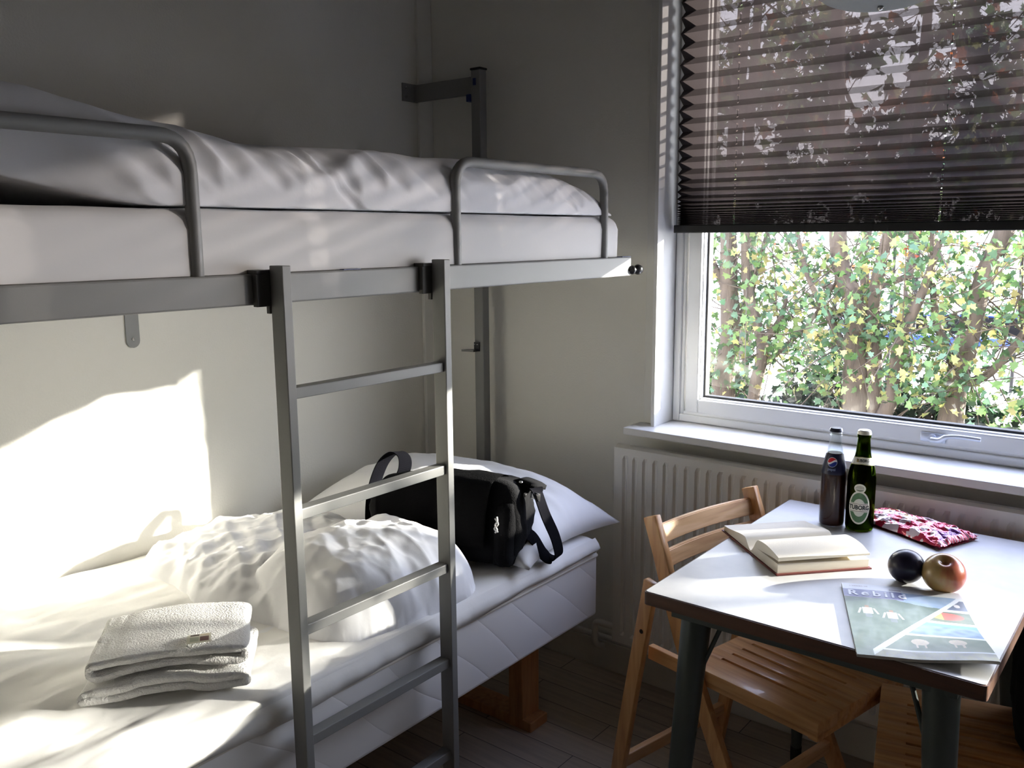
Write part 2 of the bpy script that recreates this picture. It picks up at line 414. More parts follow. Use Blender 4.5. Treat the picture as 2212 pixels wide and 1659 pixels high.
# ------------------------------------------------------------------ pleated blind
bl = thing('pleated_blind', 'dark see-through pleated blind drawn halfway down the window', 'blind', (WX0 + .85, .045, 1.4))
pk = [2.16, 2.116, 2.074, 2.032, 1.991, 1.949, 1.906, 1.865, 1.822, 1.779, 1.741, 1.704, 1.667, 1.633, 1.599, 1.566, 1.54, 1.518, 1.498, 1.485, 1.475, 1.467, 1.460, 1.454, 1.449, 1.444, 1.440, 1.436, 1.432, 1.428, 1.424, 1.420]
zs = []
for i in range(len(pk) - 1): zs += [(pk[i], .030), ((pk[i] + pk[i + 1]) / 2, .055 - .004 * (i < 3))]
zs.append((pk[-1], .030))
bm = BM(); uvl = bm.loops.layers.uv.new('UVMap')
XL, XR = .938, WX1 - .012
for i in range(len(zs) - 1):
    (za, ya), (zb_, yb) = zs[i], zs[i + 1]
    vs = [bm.verts.new(p) for p in ((XL, ya, za), (XR, ya, za), (XR, yb, zb_), (XL, yb, zb_))]
    f = bm.faces.new(vs)
    for l, uv in zip(f.loops, ((XL, 0), (XR, 0), (XR, 1), (XL, 1))): l[uvl].uv = uv
fin('blind_fabric', bm, M_blind, bl)
fin('bottom_rail', boxm(XL - .006, XR + .004, .024, .060, 1.402, 1.4245, bev=.002), M_blackfab, bl)
fin('head_rail', boxm(XL - .006, XR + .004, .024, .060, 2.145, 2.16), M_blackfab, bl)
for xc in CORDS:
    fin('cord', tube(BM(), [(xc, .0425, 1.41), (xc, .0425, 2.15)], .0006, 6), M_black, bl)

# ------------------------------------------------------------------ radiator
rd = thing('radiator', 'white ribbed panel radiator under the window sill', 'radiator', (1.6, -.08, .16))
bm = BM(); x = .826; xs_ = []
prof = []
x0r, x1r = .826, 2.42
pitch = .0335; xx = x0r + .028
prof = [(x0r, -.112), (x0r + .02, -.112)]
while xx < x1r - .05:
    prof += [(xx, -.112), (xx + .006, -.1055), (xx + .011, -.1055), (xx + .017, -.112)]
    xx += pitch
prof += [(x1r, -.112)]
# front skin: flutes fade into flat strips at top and bottom
zz = [.165, .190, .200, .745, .757, .778]
fl = [0, 0, 1, 1, 0, 0]
G = [[bm.verts.new((px, -.112 + (py + .112) * k, z)) for px, py in prof] for z, k in zip(zz, fl)]
for a in range(len(zz) - 1):
    for i in range(len(prof) - 1): bm.faces.new((G[a][i], G[a][i + 1], G[a + 1][i + 1], G[a + 1][i]))
box(bm, x0r, x1r, -.1, -.086, .166, .777)
bk = [(x0r, -.112, .778), (x1r, -.112, .778), (x1r, -.1, .784), (x0r, -.1, .784)]
bm.faces.new([bm.verts.new(p) for p in bk])
bk = [(x0r, -.1, .784), (x1r, -.1, .784), (x1r, -.084, .784), (x0r, -.084, .784)]
bm.faces.new([bm.verts.new(p) for p in bk])
fin('panel', bm, M_rad, rd)
bm = BM()
for i in range(11): box(bm, x0r + .1 + i * .13, x0r + .112 + i * .13, -.086, -.058, .2, .74)
fin('convector_fins', bm, M_rad, rd)
for xq in (1.0, 1.6, 2.2): fin('wall_mount', boxm(xq, xq + .03, -.086, -.001, .25, .7), M_rad, rd)
bm = BM(); tube(bm, [(.826, -.1, .205), (.79, -.1, .205), (.775, -.1, .205)], .011, 12)
tube(bm, [(.79, -.1, .205)] + arc_path((.77, -.1, .205), (.755, -.1, .205), (.755, -.1, .15), .02) + arc_path((.755, -.1, .15), (.755, -.1, .118), (.80, -.05, .118), .03), .010, 12)
fin('valve_pipe', bm, M_pipe, rd, auto=40)
tag(fin('heating_pipe', tube(BM(), [(.02, -.032, .122), (3.2, -.032, .122)], .010, 12), M_pipe, auto=40), 'thin painted heating pipe running along the wall just above the skirting', 'pipe')

# ================================================================== BUNK BED
XF = .90
bb = thing('bunk_bed', 'grey metal upper bunk frame fixed to the walls', 'bunk bed', (.45, -1.2, 1.28))
fin('front_rail', boxm(XF - .028, XF, -2.75, -.155, 1.286, 1.338, bev=.003), M_metal, bb)
fin('back_rail', boxm(.012, .040, -2.75, -.17, 1.286, 1.338, bev=.003), M_metal, bb)
fin('end_rail', boxm(.040, XF - .028, -.195, -.17, 1.288, 1.334, bev=.003), M_metal, bb)
bm = BM()
for i in range(9): box(bm, .040, XF - .028, -.45 - .28 * i, -.42 - .28 * i, 1.30, 1.32, bev=.002)
fin('cross_bars', bm, M_metal, bb)
def guard(y0, y1):
    x = XF - .015; zt = 1.556; p = [(x, y0, 1.336)] + arc_path((x, y0, 1.4), (x, y0, zt), (x, (y0 + y1) / 2, zt), .055) + arc_path((x, (y0 + y1) / 2, zt), (x, y1, zt), (x, y1, 1.4), .055) + [(x, y1, 1.336)]
    return tube(BM(), p, .0115, 14)
fin('guard_rail', guard(-.862, -.275), M_metal, bb, auto=50)
fin('guard_rail', guard(-2.45, -1.485), M_metal, bb, auto=50)
po = fin('corner_post', boxm(.262, .300, -.088, -.055, 0, 1.915, bev=.003), M_metal, bb)
fin('post_cap', boxm(.260, .302, -.090, -.053, 1.915, 1.922, bev=.002), M_black, po)
arm = fin('wall_arm', boxm(.004, .262, -.080, -.064, 1.843, 1.898, bev=.002), M_metal, bb)
fin('mounting_plate', boxm(.0, .005, -.136, -.060, 1.842, 1.900, bev=.001), M_metal, arm)
for z in (1.856, 1.886):
    fin('screw', lathe(BM(), [(0, -.001), (.0045, -.001), (.0035, .003), (0, .004)], 12, Matrix.Translation((.005, -.122, z)) @ Matrix.Rotation(PI / 2, 4, 'Y')), M_chrome, arm)
fin('blue_cap', boxm(.272, .284, -.0905, -.088, 1.868, 1.890, bev=.001), M_blue, po)
fin('blue_cap', boxm(.244, .262, -.092, -.066, 1.820, 1.843, bev=.002), M_blue, arm)
fin('end_bracket', boxm(.262, .300, -.17, -.088, 1.292, 1.33, bev=.002), M_metal, bb)
hk = fin('latch', (lambda b: (box(b, .264, .286, -.094, -.088, 1.024, 1.050, bev=.001), prism(b, [(.264, -.088), (.286, -.088), (.280, -.115), (.236, -.125), (.248, -.10)], 'z', 1.020, 1.026), b)[-1])(BM()), M_black, po)
for xq in (.269, .280): fin('screw', lathe(BM(), [(0, -.001), (.003, -.001), (.002, .002), (0, .002)], 10, Matrix.Translation((xq, -.0945, 1.043)) @ Matrix.Rotation(PI / 2, 4, 'X')), M_chrome, po)
for k in (0,):
    M = Matrix.Translation((XF + .003, -.168, 1.302)) @ Matrix.Rotation(-PI / 2, 4, 'X')
    kb = fin('knob', lathe(BM(), [(0, 0), (.004, 0), (.004, .004), (.010, .006), (.0125, .013), (.009, .019), (.0045, .022), (.0045, .031), (.010, .034), (.0145, .042), (.0125, .052), (.006, .058), (0, .059)], 24, M), M_black, bb, smooth=True)
fin('blue_sticker', boxm(XF - .024, XF - .001, -1.19, -1.148, 1.338, 1.3395), M_blue, bb)
fin('blue_sticker', boxm(XF - .024, XF - .001, -.20, -.157, 1.338, 1.3395), M_blue, bb)
bm = prism(BM(), [(-1.113, 1.30), (-1.149, 1.30), (-1.149, 1.138)] + [(-1.131 - .018 * math.cos(a), 1.138 - .018 * math.sin(a)) for a in [PI * k / 8 for k in range(1, 8)]] + [(-1.113, 1.138)], 'x', 0, .004)
sb = fin('wall_strap', bm, M_metal, bb)
fin('screw', lathe(BM(), [(0, -.001), (.005, -.001), (.004, .002), (.0018, .003), (0, .002)], 12, Matrix.Translation((.004, -1.131, 1.143)) @ Matrix.Rotation(PI / 2, 4, 'Y')), M_chrome, sb)
fin('strap_link', boxm(.004, .014, -1.149, -1.113, 1.286, 1.31), M_metal, sb)

# ladder
ld = thing('ladder', 'grey metal ladder hooked on the upper bunk, standing before the lower bed', 'ladder', (.927, -1.155, 0))
LYS = (-1.355, -.957)
for y in LYS:
    s = fin('side_rail', boxm(.910, .945, y - .009, y + .009, 0, 1.352, bev=.0015), M_metal, ld)
    fin('foot', boxm(.908, .947, y - .011, y + .011, 0, .012), M_rubber, s)
    bm = BM(); box(bm, XF + .0005, .910, y - .012, y + .012, 1.27, 1.345, bev=.001); box(bm, XF - .034, .915, y - .038, y - .012, 1.3385, 1.345, bev=.001)
    box(bm, XF + .0005, .912, y - .038, y - .010, 1.283, 1.3385, bev=.001)
    fin('hook', bm, mat('dark_hook', (.05, .048, .044), .5), s)
for z in (1.125, .906, .687, .468, .249, .05):
    fin('rung', boxm(.912, .938, LYS[0] + .009, LYS[1] - .009, z - .004, z + .016, bev=.0015), M_metal, ld)

# upper mattress
def roundslab(x0, x1, y0, y1, z0, z1, r, nx, ny, amp=0., seed=0., sq=4.):
    def f(x, y):
        dx = min(x - x0, x1 - x); dy = min(y - y0, y1 - y)
        def e(d): return 0. if d >= r else r - math.sqrt(max(0., r * r - (r - d) ** 2))
        n = fn(x * sq + seed, y * sq, seed) * amp
        return max(z0 + .002, z1 - max(e(dx), e(dy)) + n * min(1., min(dx, dy) / r + .1))
    return f
bm = BM(); xs = [.045 + .002 * i for i in range(12)] + spaced(.075, .86, 24) + [.862 + .0035 * i for i in range(8)]
ys = spaced(-2.7, -.26, 70) + [-.255 + .006 * i for i in range(9)]
F = roundslab(.045, .8865, -2.7, -.207, 1.338, 1.447, .035, 0, 0, .004, 3.)
field(bm, xs, ys, F, 1.339)
for v in bm.verts:   # soft waviness on the front side
    if v.co.x > .87: v.co.x += .003 * fn(v.co.y * 3, v.co.z * 9, 1.3)
tag(fin('mattress', bm, M_matt, auto=55), 'white sheeted mattress on the upper bunk behind the guard rails', 'mattress')

# upper duvet
def up_h(y):   # height of the flat top along the bed
    P = [(-2.72, 1.60), (-1.9, 1.64), (-1.68, 1.622), (-1.54, 1.588), (-1.35, 1.557), (-1.13, 1.562), (-.79, 1.568), (-.63, 1.563), (-.50, 1.553), (-.345, 1.522), (-.27, 1.488), (-.22, 1.456)]
    for (a, ha), (b, hb) in zip(P, P[1:]):
        if a <= y <= b: t = (y - a) / (b - a); t = t * t * (3 - 2 * t) * .4 + t * .6; return ha + (hb - ha) * t
    return P[-1][1] if y > -1 else P[0][1]
def up_pt(y, t):
    H = up_h(y); zb = 1.4495 + .065 * smooth01((-1.52 - y) / .40); xf = .874 - .10 * smooth01((-1.50 - y) / .5)
    xb = .052; h = H - zb; rr_ = min(.075, h * .9)
    fold = math.exp(-((y + 1.36 - (1 - t) * .9) / .035) ** 2)
    if t < .6:                                   # top, back to front
        k = t / .6; x = xb + (xf - rr_ - xb) * k
        z = H + .014 * (1 - k) - (h * .75) * max(0, 1 - k / .12) ** 2
        nx, nz, w, up = 0, 1, 0, 1
    else:                                        # rounded front edge, then tucked under
        a = (t - .6) / .4; ang = a * PI * .62; k = 1
        x = xf - rr_ + rr_ * math.sin(ang); z = zb + h * (.5 + .5 * math.cos(a * PI)) if h > .02 else zb + h * (1 - a)
        nx, nz = math.sin(ang), max(0, math.cos(ang)); w = smooth01(a / .45) * (1 - .35 * smooth01((a - .8) / .2)); up = 1 - a
    g = (.016 * max(0, ridge(y * 9 + 2.2 * math.sin(y * 5) + .5 * z * 20, 1.7)) ** 1.5 + .008 * ridge(y * 23 + z * 30, 4)) * w * min(1, h / .08) * smooth01((y + 1.75) / .3)
    g += .007 * fn(x * 6, y * 4, 5) * (1 if h > .03 else 0) + .006 * ridge(x * 4 + y * 3, y * 2.2, 1) * (.6 + .4 * w) * min(1, h / .08) + .012 * fold * w
    amp = min(1, h / .05)
    return (min(.885, x + nx * g * amp), y, max(1.4478, z + nz * g * amp * (.4 + .6 * up)))
bm = BM(); ys = spaced(-2.70, -.222, 420, .1); nt_ = 64
rows = [[bm.verts.new(up_pt(y, k / nt_)) for k in range(nt_ + 1)] for y in ys]
for a, b in zip(rows, rows[1:]):
    for k in range(nt_): bm.faces.new((a[k], a[k + 1], b[k + 1], b[k]))
und = [[bm.verts.new((.055 + (up_pt(y, 1)[0] - .012 - .055) * k / 4, y, max(1.4474, up_pt(y, 1)[2]))) for k in range(5)] for y in ys]
for a, b in zip(und, und[1:]):
    for k in range(4): bm.faces.new((a[k], b[k], b[k + 1], a[k + 1]))
for n_i in range(len(ys) - 1):
    bm.faces.new((rows[n_i][nt_], und[n_i][4], und[n_i + 1][4], rows[n_i + 1][nt_])); bm.faces.new((rows[n_i][0], rows[n_i + 1][0], und[n_i + 1][0], und[n_i][0]))
bm.faces.new(rows[0] + und[0][::-1]); bm.faces.new(rows[-1][::-1] + und[-1])
bmesh.ops.recalc_face_normals(bm, faces=bm.faces)
tag(fin('duvet', bm, M_cotton, smooth=True), 'puffed white duvet lying on the upper bunk mattress', 'duvet')

# ================================================================== LOWER BED
lb = thing('divan_bed', 'white quilted box bed on wooden legs below the bunk', 'bed', (.45, -1.3, 0))
fin('box_base', boxm(.015, .880, -2.45, -.283, .326, .540, bev=.010, seg=3), M_quilt, lb)
fin('piping', tube(BM(), [(.03, -.282, .506)] + arc_path((.7, -.282, .506), (.881, -.282, .506), (.881, -.4, .506), .014) + [(.881, -2.45, .506)], .0045, 8), M_piping, lb)
def bleg(y):
    b = BM(); box(b, .70, .745, y - .035, y + .035, .0, .328, bev=.003); box(b, .15, .195, y - .035, y + .035, .0, .328, bev=.003)
    return b
for y in (-.42, -2.2):
    lg = fin('leg', boxm(.695, .745, y - .04, y + .04, .030, .327, bev=.003), M_bedleg, lb)
    fin('leg', boxm(.15, .20, y - .04, y + .04, .030, .327, bev=.003), M_bedleg, lb)
    fin('foot_bar', boxm(.10, .775, y - .04, y + .04, 0, .030, bev=.003), M_bedleg, lb)
# sheet / topper
def sh_f(x, y):
    x1 = .893 + .010 * fn(y * 3.1, 4.4, 0) ; y1 = -.300
    r = .030
    e = lambda d: 0. if d >= r else r - math.sqrt(max(0., r * r - (r - max(d, 0)) ** 2))
    d = max(e(x1 - x), e(y1 - y))
    wr = .006 * fn(x * 6, y * 3, 2) + .007 * ridge(x * 5.5 + y * .9, y * 1.3 - x, 9) * smooth01((-y - 1.05) / .3) + .004 * fn(x * 18, y * 6, 4)
    sag = .012 * smooth01((-y - 1.2) / .5)
    return .566 + sag - d + wr * min(1, (x1 - x) / .05)
bm = BM()
field(bm, spaced(.006, .89, 110, .4), spaced(-2.44, -.302, 260, .0), sh_f, lambda x, y: .541 if x < .87 else .522)
n_ = 260
hem = []
for i in range(n_ + 1):   # turned-down front hem
    y = -2.44 + (2.44 - .302) * i / n_
    o = .003 * fn(y * 9, 1, 2); zz_ = .512 + .010 * fn(y * 3.3, 7, 0) + .014 * smooth01((y + .9) / .5)
    hem.append([bm.verts.new(p) for p in ((.884, y, .566 - .004), (.8955 + o, y, .548), (.9005 + o + .004 * fn(y * 14, 0, 5), y, .535), (.893 + o, y, zz_), (.884, y, zz_))])
for a, b in zip(hem, hem[1:]):
    for k in range(4): bm.faces.new((a[k], a[k + 1], b[k + 1], b[k]))
bmesh.ops.recalc_face_normals(bm, faces=bm.faces)
tag(fin('bed_sheet', bm, M_sheet, smooth=True), 'rumpled white sheet spread over the lower bed', 'sheet')

# pillow
def pillow(bm, cx, cy, hx, hy, h, z0, rz=0, seed=0):
    n = 56
    def P(u, v, s):
        au, av = abs(u), abs(v)
        pin = 1 - .10 * (1 - au ** 2) * (av ** 3); pin2 = 1 - .10 * (1 - av ** 2) * (au ** 3)
        X = u * hx * pin2; Y = v * hy * pin
        t = ((1 - au ** 2.6) * (1 - av ** 2.6)) ** .55 if au < 1 and av < 1 else 0
        zz = h * t * (1 if s > 0 else -.12) + (.006 * fn(u * 4 + seed, v * 3, s) + .006 * ridge(u * 3, v * 3 + seed, 2)) * min(1, t * 3) * (s > 0)
        c, s_ = math.cos(rz), math.sin(rz)
        return (cx + X * c - Y * s_, cy + X * s_ + Y * c, z0 + zz)
    for s in (1, -1):
        g = [[bm.verts.new(P(-1 + 2 * i / n, -1 + 2 * j / n, s)) for j in range(n + 1)] for i in range(n + 1)]
        for i in range(n):
            for j in range(n):
                q = (g[i][j], g[i + 1][j], g[i + 1][j + 1], g[i][j + 1]); bm.faces.new(q if s > 0 else q[::-1])
    bmesh.ops.remove_doubles(bm, verts=bm.verts, dist=1e-5)
    return bm
tag(fin('pillow', pillow(BM(), .485, -.445, .43, .225, .155, .587, .03), M_cotton, smooth=True), 'plump white pillow at the window end of the lower bed', 'pillow')

# folded duvet heap on the lower bed
def low_f(x, y):
    def lump(cx, cy, hx, hy, h, p, q=.5, rz=0):
        c, s = math.cos(rz), math.sin(rz); u = ((x - cx) * c + (y - cy) * s) / hx; v = (-(x - cx) * s + (y - cy) * c) / hy
        d = (abs(u) ** p + abs(v) ** p) ** (1 / p)
        return 0 if d >= 1 else h * (1 - d ** 3.2) ** q
    wob = 1 + .10 * fn(x * 5, y * 5, 8)
    A = lump(.38, -.975, .36 * wob, .275 * wob, .085, 2.6, .6)
    B = lump(.665, -.965, .205 * (1 + .05 * fn(y * 7, 1)), .235, .150, 4.0, .55, -.10)
    h = max(A, B)
    sd = min(1, h / .03)
    wr = .018 * ridge(x * 6 + 2 * math.sin(y * 6), y * 5 + x * 3, 3) + .006 * ridge(x * 15, y * 13, 7) + .010 * fn(x * 14, y * 14, 1) - .006
    if B > A: wr = .013 * ridge(x * 5, y * 12, 6) + .008 * fn(x * 12, y * 14, 2) + .005 * ridge(x * 13 + y * 6, y * 20, 1)
    return .560 + h + wr * sd
bm = BM(); field(bm, spaced(.012, .875, 200), spaced(-1.26, -.62, 170), low_f, .556)
tag(fin('duvet', bm, M_cotton, smooth=True), 'crumpled white duvet folded in a heap on the lower bed beside the black bag', 'duvet')

# towels
def towel(cx, cy, z0, rz, w, dep, h, dip, name_label, th=.011, seed=0, sh=0.):
    """strip folded into a flat ring, pinched in the middle"""
    n = 96; path = []
    for i in range(n):
        t = 2 * PI * i / n; c, s = math.cos(t), math.sin(t)
        u = (w / 2) * (abs(c) ** .45) * (1 if c > 0 else -1)
        k = u / (w / 2)
        pinch = 1 - dip * (1 - abs(k) ** 3)
        zc = h / 2 + .006 * math.cos(k * 3.1) + .003 * fn(u * 20, seed, 0)
        v = zc + (h / 2 - th / 2) * (abs(s) ** .7) * (1 if s > 0 else -1) * pinch
        path.append((u, max(th / 2, v)))
    bm = BM(); M = Matrix.Translation((cx, cy, z0)) @ Matrix.Rotation(rz, 4, 'Z')
    nd = 22; rows = []
    for j in range(nd + 1):
        d = -dep / 2 + dep * j / nd; ro, ri = [], []
        for i, (u, v) in enumerate(path):
            a = path[i - 1]; b = path[(i + 1) % n]; tx, tz = b[0] - a[0], b[1] - a[1]; L = math.hypot(tx, tz) or 1
            nx_, nz = tz / L, -tx / L
            wv = 1 + .03 * fn(d * 9 + seed, u * 6, 1); lift = .004 * fn(d * 14, u * 11, seed) * (1 if v > h / 2 else .2)
            dd = d + .004 * fn(u * 18, v * 40, j if j in (0, nd) else 0) * (j in (0, nd))
            ro.append(bm.verts.new(M @ Vector((u * wv + nx_ * th / 2 + sh * d, dd, max(.0004, v + nz * th / 2 + lift)))))
            ri.append(bm.verts.new(M @ Vector((u * wv - nx_ * th / 2 + sh * d, dd, max(.0008, v - nz * th / 2 + lift)))))
        rows.append((ro, ri))
    for a, b in zip(rows, rows[1:]):
        for i in range(n):
            k = (i + 1) % n
            bm.faces.new((a[0][i], a[0][k], b[0][k], b[0][i])); bm.faces.new((a[1][k], a[1][i], b[1][i], b[1][k]))
    for r in (rows[0], rows[-1]):
        for i in range(n):
            k = (i + 1) % n; bm.faces.new((r[0][i], r[1][i], r[1][k], r[0][k]))
    bmesh.ops.recalc_face_normals(bm, faces=bm.faces)
    return bm, M
TR = math.atan2(.203, .153)
bm, _ = towel(.684, -1.462, .584, TR, .280, .20, .034, .25, '', .014, 1, .05)
tag(fin('towel', bm, M_terry, smooth=True), 'folded white towel lying flat under another towel on the lower bed', 'towel', 'folded towels on the lower bed')
bm, Mt = towel(.668, -1.450, .618, TR + .03, .266, .205, .050, .52, '', .013, 5, .03)
tw = tag(fin('towel', bm, M_terry, smooth=True), 'folded white towel with a small printed tag, on top of the towel pile', 'towel', 'folded towels on the lower bed')
def lab_col(u, v):
    if .12 < u < .48 and .55 < v < .88: return (.16, .13, .11)
    if .55 < u < .92 and .12 < v < .45: return (.26, .17, .15)
    if .12 < u < .48 and .12 < v < .45: return (.50, .52, .42)
    if .55 < u < .92 and .55 < v < .88: return (.70, .62, .48)
    return (.72, .70, .60)
lbm = paint_grid(BM(), 24, 20, lambda u, v: Mt @ Vector((.030 + .042 * u, -.100 + .040 * v, .0485 + .006 * math.sin(PI * v * .8 + .4))), lab_col)
bmesh.ops.solidify(lbm, geom=lbm.faces[:], thickness=.0006)
fin('care_tag', lbm, mat('woven_tag', (.7, .68, .6), .8, attr='Col'), tw)

# messenger bag
bg = thing('messenger_bag', 'black canvas shoulder bag leaning on the pillow of the lower bed', 'bag', (.60, -.66, .56))
BR = .22; BMt = Matrix.Translation((.660, -.668, .580)) @ Matrix.Rotation(BR, 4, 'Z') @ Matrix.Rotation(-.14, 4, 'X')
def softbox(w, d, h, bul, seed, n=14, r=.03):
    t = bmesh.new(); bmesh.ops.create_cube(t, size=2); bmesh.ops.subdivide_edges(t, edges=t.edges[:], cuts=n, use_grid_fill=True)
    for v in t.verts:
        x, y, z = v.co
        L = max((abs(x) ** 8 + abs(y) ** 8 + abs(z) ** 8) ** (1 / 8), 1e-6); x, y, z = x / L, y / L, z / L
        bx = 1 + bul * (1 - z * z) * .5
        X = x * w / 2 * bx; Y = y * d / 2 * (1 + bul * (1 - x * x) * (1 - z * .4)); Z = (z + 1) * h / 2
        k = .006 * fn(x * 2 + seed, z * 2, y * 2)
        v.co = Vector((X + k, Y + k, Z + k * .5))
    return t
t = softbox(.42, .115, .215, .14, 2.); 
for v in t.verts: v.co.z *= 1 + 1.05 * min(v.co.x + .03, 0)
t.transform(BMt)
body = fin('bag_body', t, M_bag, bg, smooth=True)
# flap over the front
fl_ = BM(); nu, nv = 34, 26; gg = []
for i in range(nu + 1):
    row = []
    for j in range(nv + 1):
        u = -1 + 2 * i / nu; s = j / nv
        path = catmull([(.050, .206), (.0, .222), (-.062, .206), (-.084, .15), (-.085, .10), (-.083, .045)], 6)
        p = path[min(len(path) - 1, int(s * (len(path) - 1)))]
        row.append(fl_.verts.new(BMt @ Vector((u * .168 * (1 - .05 * s) - .01, p[0] - .004 + .004 * fn(u * 3, s * 3, 2), (p[1] + .004 * fn(u * 2.5, s * 2, 9)) * (1 + 1.05 * min(u * .168 + .02, 0))))))
    gg.append(row)
for i in range(nu):
    for j in range(nv): fl_.faces.new((gg[i][j], gg[i + 1][j], gg[i + 1][j + 1], gg[i][j + 1]))
bmesh.ops.solidify(fl_, geom=fl_.faces[:], thickness=.005)
fin('flap', fl_, M_bag, bg, smooth=True)
# side pocket and zip pull
t = softbox(.050, .120, .165, .2, 5., 8); t.transform(BMt @ Matrix.Translation((.188, 0, .0)))
pk_ = fin('side_pocket', t, M_bag, bg, smooth=True)
bm = BM(); tube(bm, catmull([(.18, -.083, .128), (.184, -.088, .118), (.179, -.089, .108), (.186, -.090, .098), (.180, -.088, .090)], 4), .0022, 6)
tube(bm, catmull([(.176, -.086, .124), (.188, -.090, .112), (.178, -.091, .100), (.188, -.088, .092)], 4), .0018, 6); bm.transform(BMt)
fin('zip_pull', bm, mat('white_cord', (.6, .6, .6), .6), pk_)
bm = ribbon(BM(), catmull([(.165, .035, .196), (.19, .03, .206), (.225, .02, .203), (.245, .012, .198)], 6), (0, .028, 0), .012); bm.transform(BMt)
fin('top_gusset', bm, M_bag, bg, smooth=True)
bm = BM(); tube(bm, [Vector((.205, -.005, .180)) + Vector((.014 * math.cos(a), 0, .014 * math.sin(a))) for a in [PI + PI * k / 12 for k in range(13)]], .0015, 8); bm.transform(BMt); fin('metal_ring', bm, M_chrome, bg, smooth=True); bm = BM()
lathe(bm, [(0, -.003), (.005, -.003), (.006, 0), (.004, .003), (0, .004)], 14, Matrix.Translation((.205, -.008, .208))); bm.transform(BMt)
fin('rivet', bm, M_chrome, bg, smooth=True)
bm = ribbon(BM(), catmull([(.235, .01, .198), (.252, -.005, .185), (.270, .01, .13), (.285, .045, .07), (.285, .075, .02), (.265, .08, .006), (.248, .06, .02), (.228, .03, .065), (.205, .0, .085)], 8), (.002, .019, .004), .003); bm.transform(BMt)
st = fin('shoulder_strap', bm, M_strap, bg)
bm = BM()
for dz in (0, .016): tube(bm, [(.238, -.016, .190 - dz), (.262, -.016, .186 - dz)], .002, 6)
for dx in (0, .023): tube(bm, [(.239 + dx, -.016, .190 - dx * .17), (.239 + dx, -.016, .172 - dx * .17)], .002, 6)
box(bm, .242, .262, -.018, -.013, .173, .184); bm.transform(BMt)
fin('buckle', bm, M_chrome, bg)
bm = ribbon(BM(), catmull([(-.185, .02, .15), (-.165, .03, .195), (-.180, .05, .228), (-.215, .055, .236), (-.250, .05, .200), (-.268, .04, .13), (-.258, .02, .06), (-.235, .0, .02)], 8), (.006, .020, .0), .003); bm.transform(BMt)
fin('shoulder_strap', bm, M_strap, bg)

# ================================================================== TABLE
TX0, TX1, TY0, TY1, TZ = 1.376, 1.964, -.893, -.155, .730
tb = thing('table', 'small table with grey laminate top and dark wooden edge by the window', 'table', (1.67, -.52, 0))
def rr(x0, x1, y0, y1, r, n=5):
    out = []
    for cx, cy, a0 in ((x1 - r, y1 - r, 0), (x0 + r, y1 - r, PI / 2), (x0 + r, y0 + r, PI), (x1 - r, y0 + r, 3 * PI / 2)):
        for k in range(n + 1): a = a0 + PI / 2 * k / n; out.append((cx + r * math.cos(a), cy + r * math.sin(a)))
    return out
fin('tabletop', prism(BM(), rr(TX0 + .003, TX1 - .003, TY0 + .003, TY1 - .003, .006), 'z', TZ - .004, TZ), M_lam, tb)
fin('edge_band', prism(BM(), rr(TX0, TX1, TY0, TY1, .008), 'z', TZ - .026, TZ - .0012), M_edge, tb)
bm = BM(); box(bm, TX0 + .045, TX1 - .045, TY0 + .030, TY0 + .038, TZ - .05, TZ - .026); box(bm, TX0 + .045, TX1 - .045, TY1 - .038, TY1 - .03, TZ - .05, TZ - .026)
box(bm, TX0 + .045, TX0 + .053, TY0 + .038, TY1 - .038, TZ - .05, TZ - .026); box(bm, TX1 - .053, TX1 - .045, TY0 + .038, TY1 - .038, TZ - .05, TZ - .026)
fin('under_frame', bm, M_tleg, tb)
for (lx, ly, fx, fy) in ((TX0 + .084, TY0 + .063, TX0 + .058, TY0 - .005), (TX1 - .075, TY0 + .058, TX1 - .035, TY0 + .01), (TX0 + .075, TY1 - .06, 1.414, -.123), (TX1 - .075, TY1 - .06, TX1 - .04, -.125)):
    bm = BM(); a = Vector((lx, ly, TZ - .027)); b = Vector((fx, fy, .02))
    P = [a.lerp(b, k / 6) for k in range(7)]
    tube(bm, P, [.029, .027, .0245, .022, .019, .016, .013], 20)
    l = fin('leg', bm, M_tleg, tb, auto=40)
    fin('foot', tube(BM(), [a.lerp(b, .965), b, Vector((fx, fy, 0))], [.0145, .0145, .0135], 16), M_rubber, l, auto=40)
    sx = 1 if lx < 1.67 else -1
    br = BM(); tube(br, [a.lerp(b, .17) + Vector((sx * .022, .0, 0)), Vector((lx + sx * .052, ly + .01, TZ - .042)), Vector((lx + sx * .058, ly + .012, TZ - .027))], .0045, 8)
    fin('brace', br, M_tleg, l, auto=40)

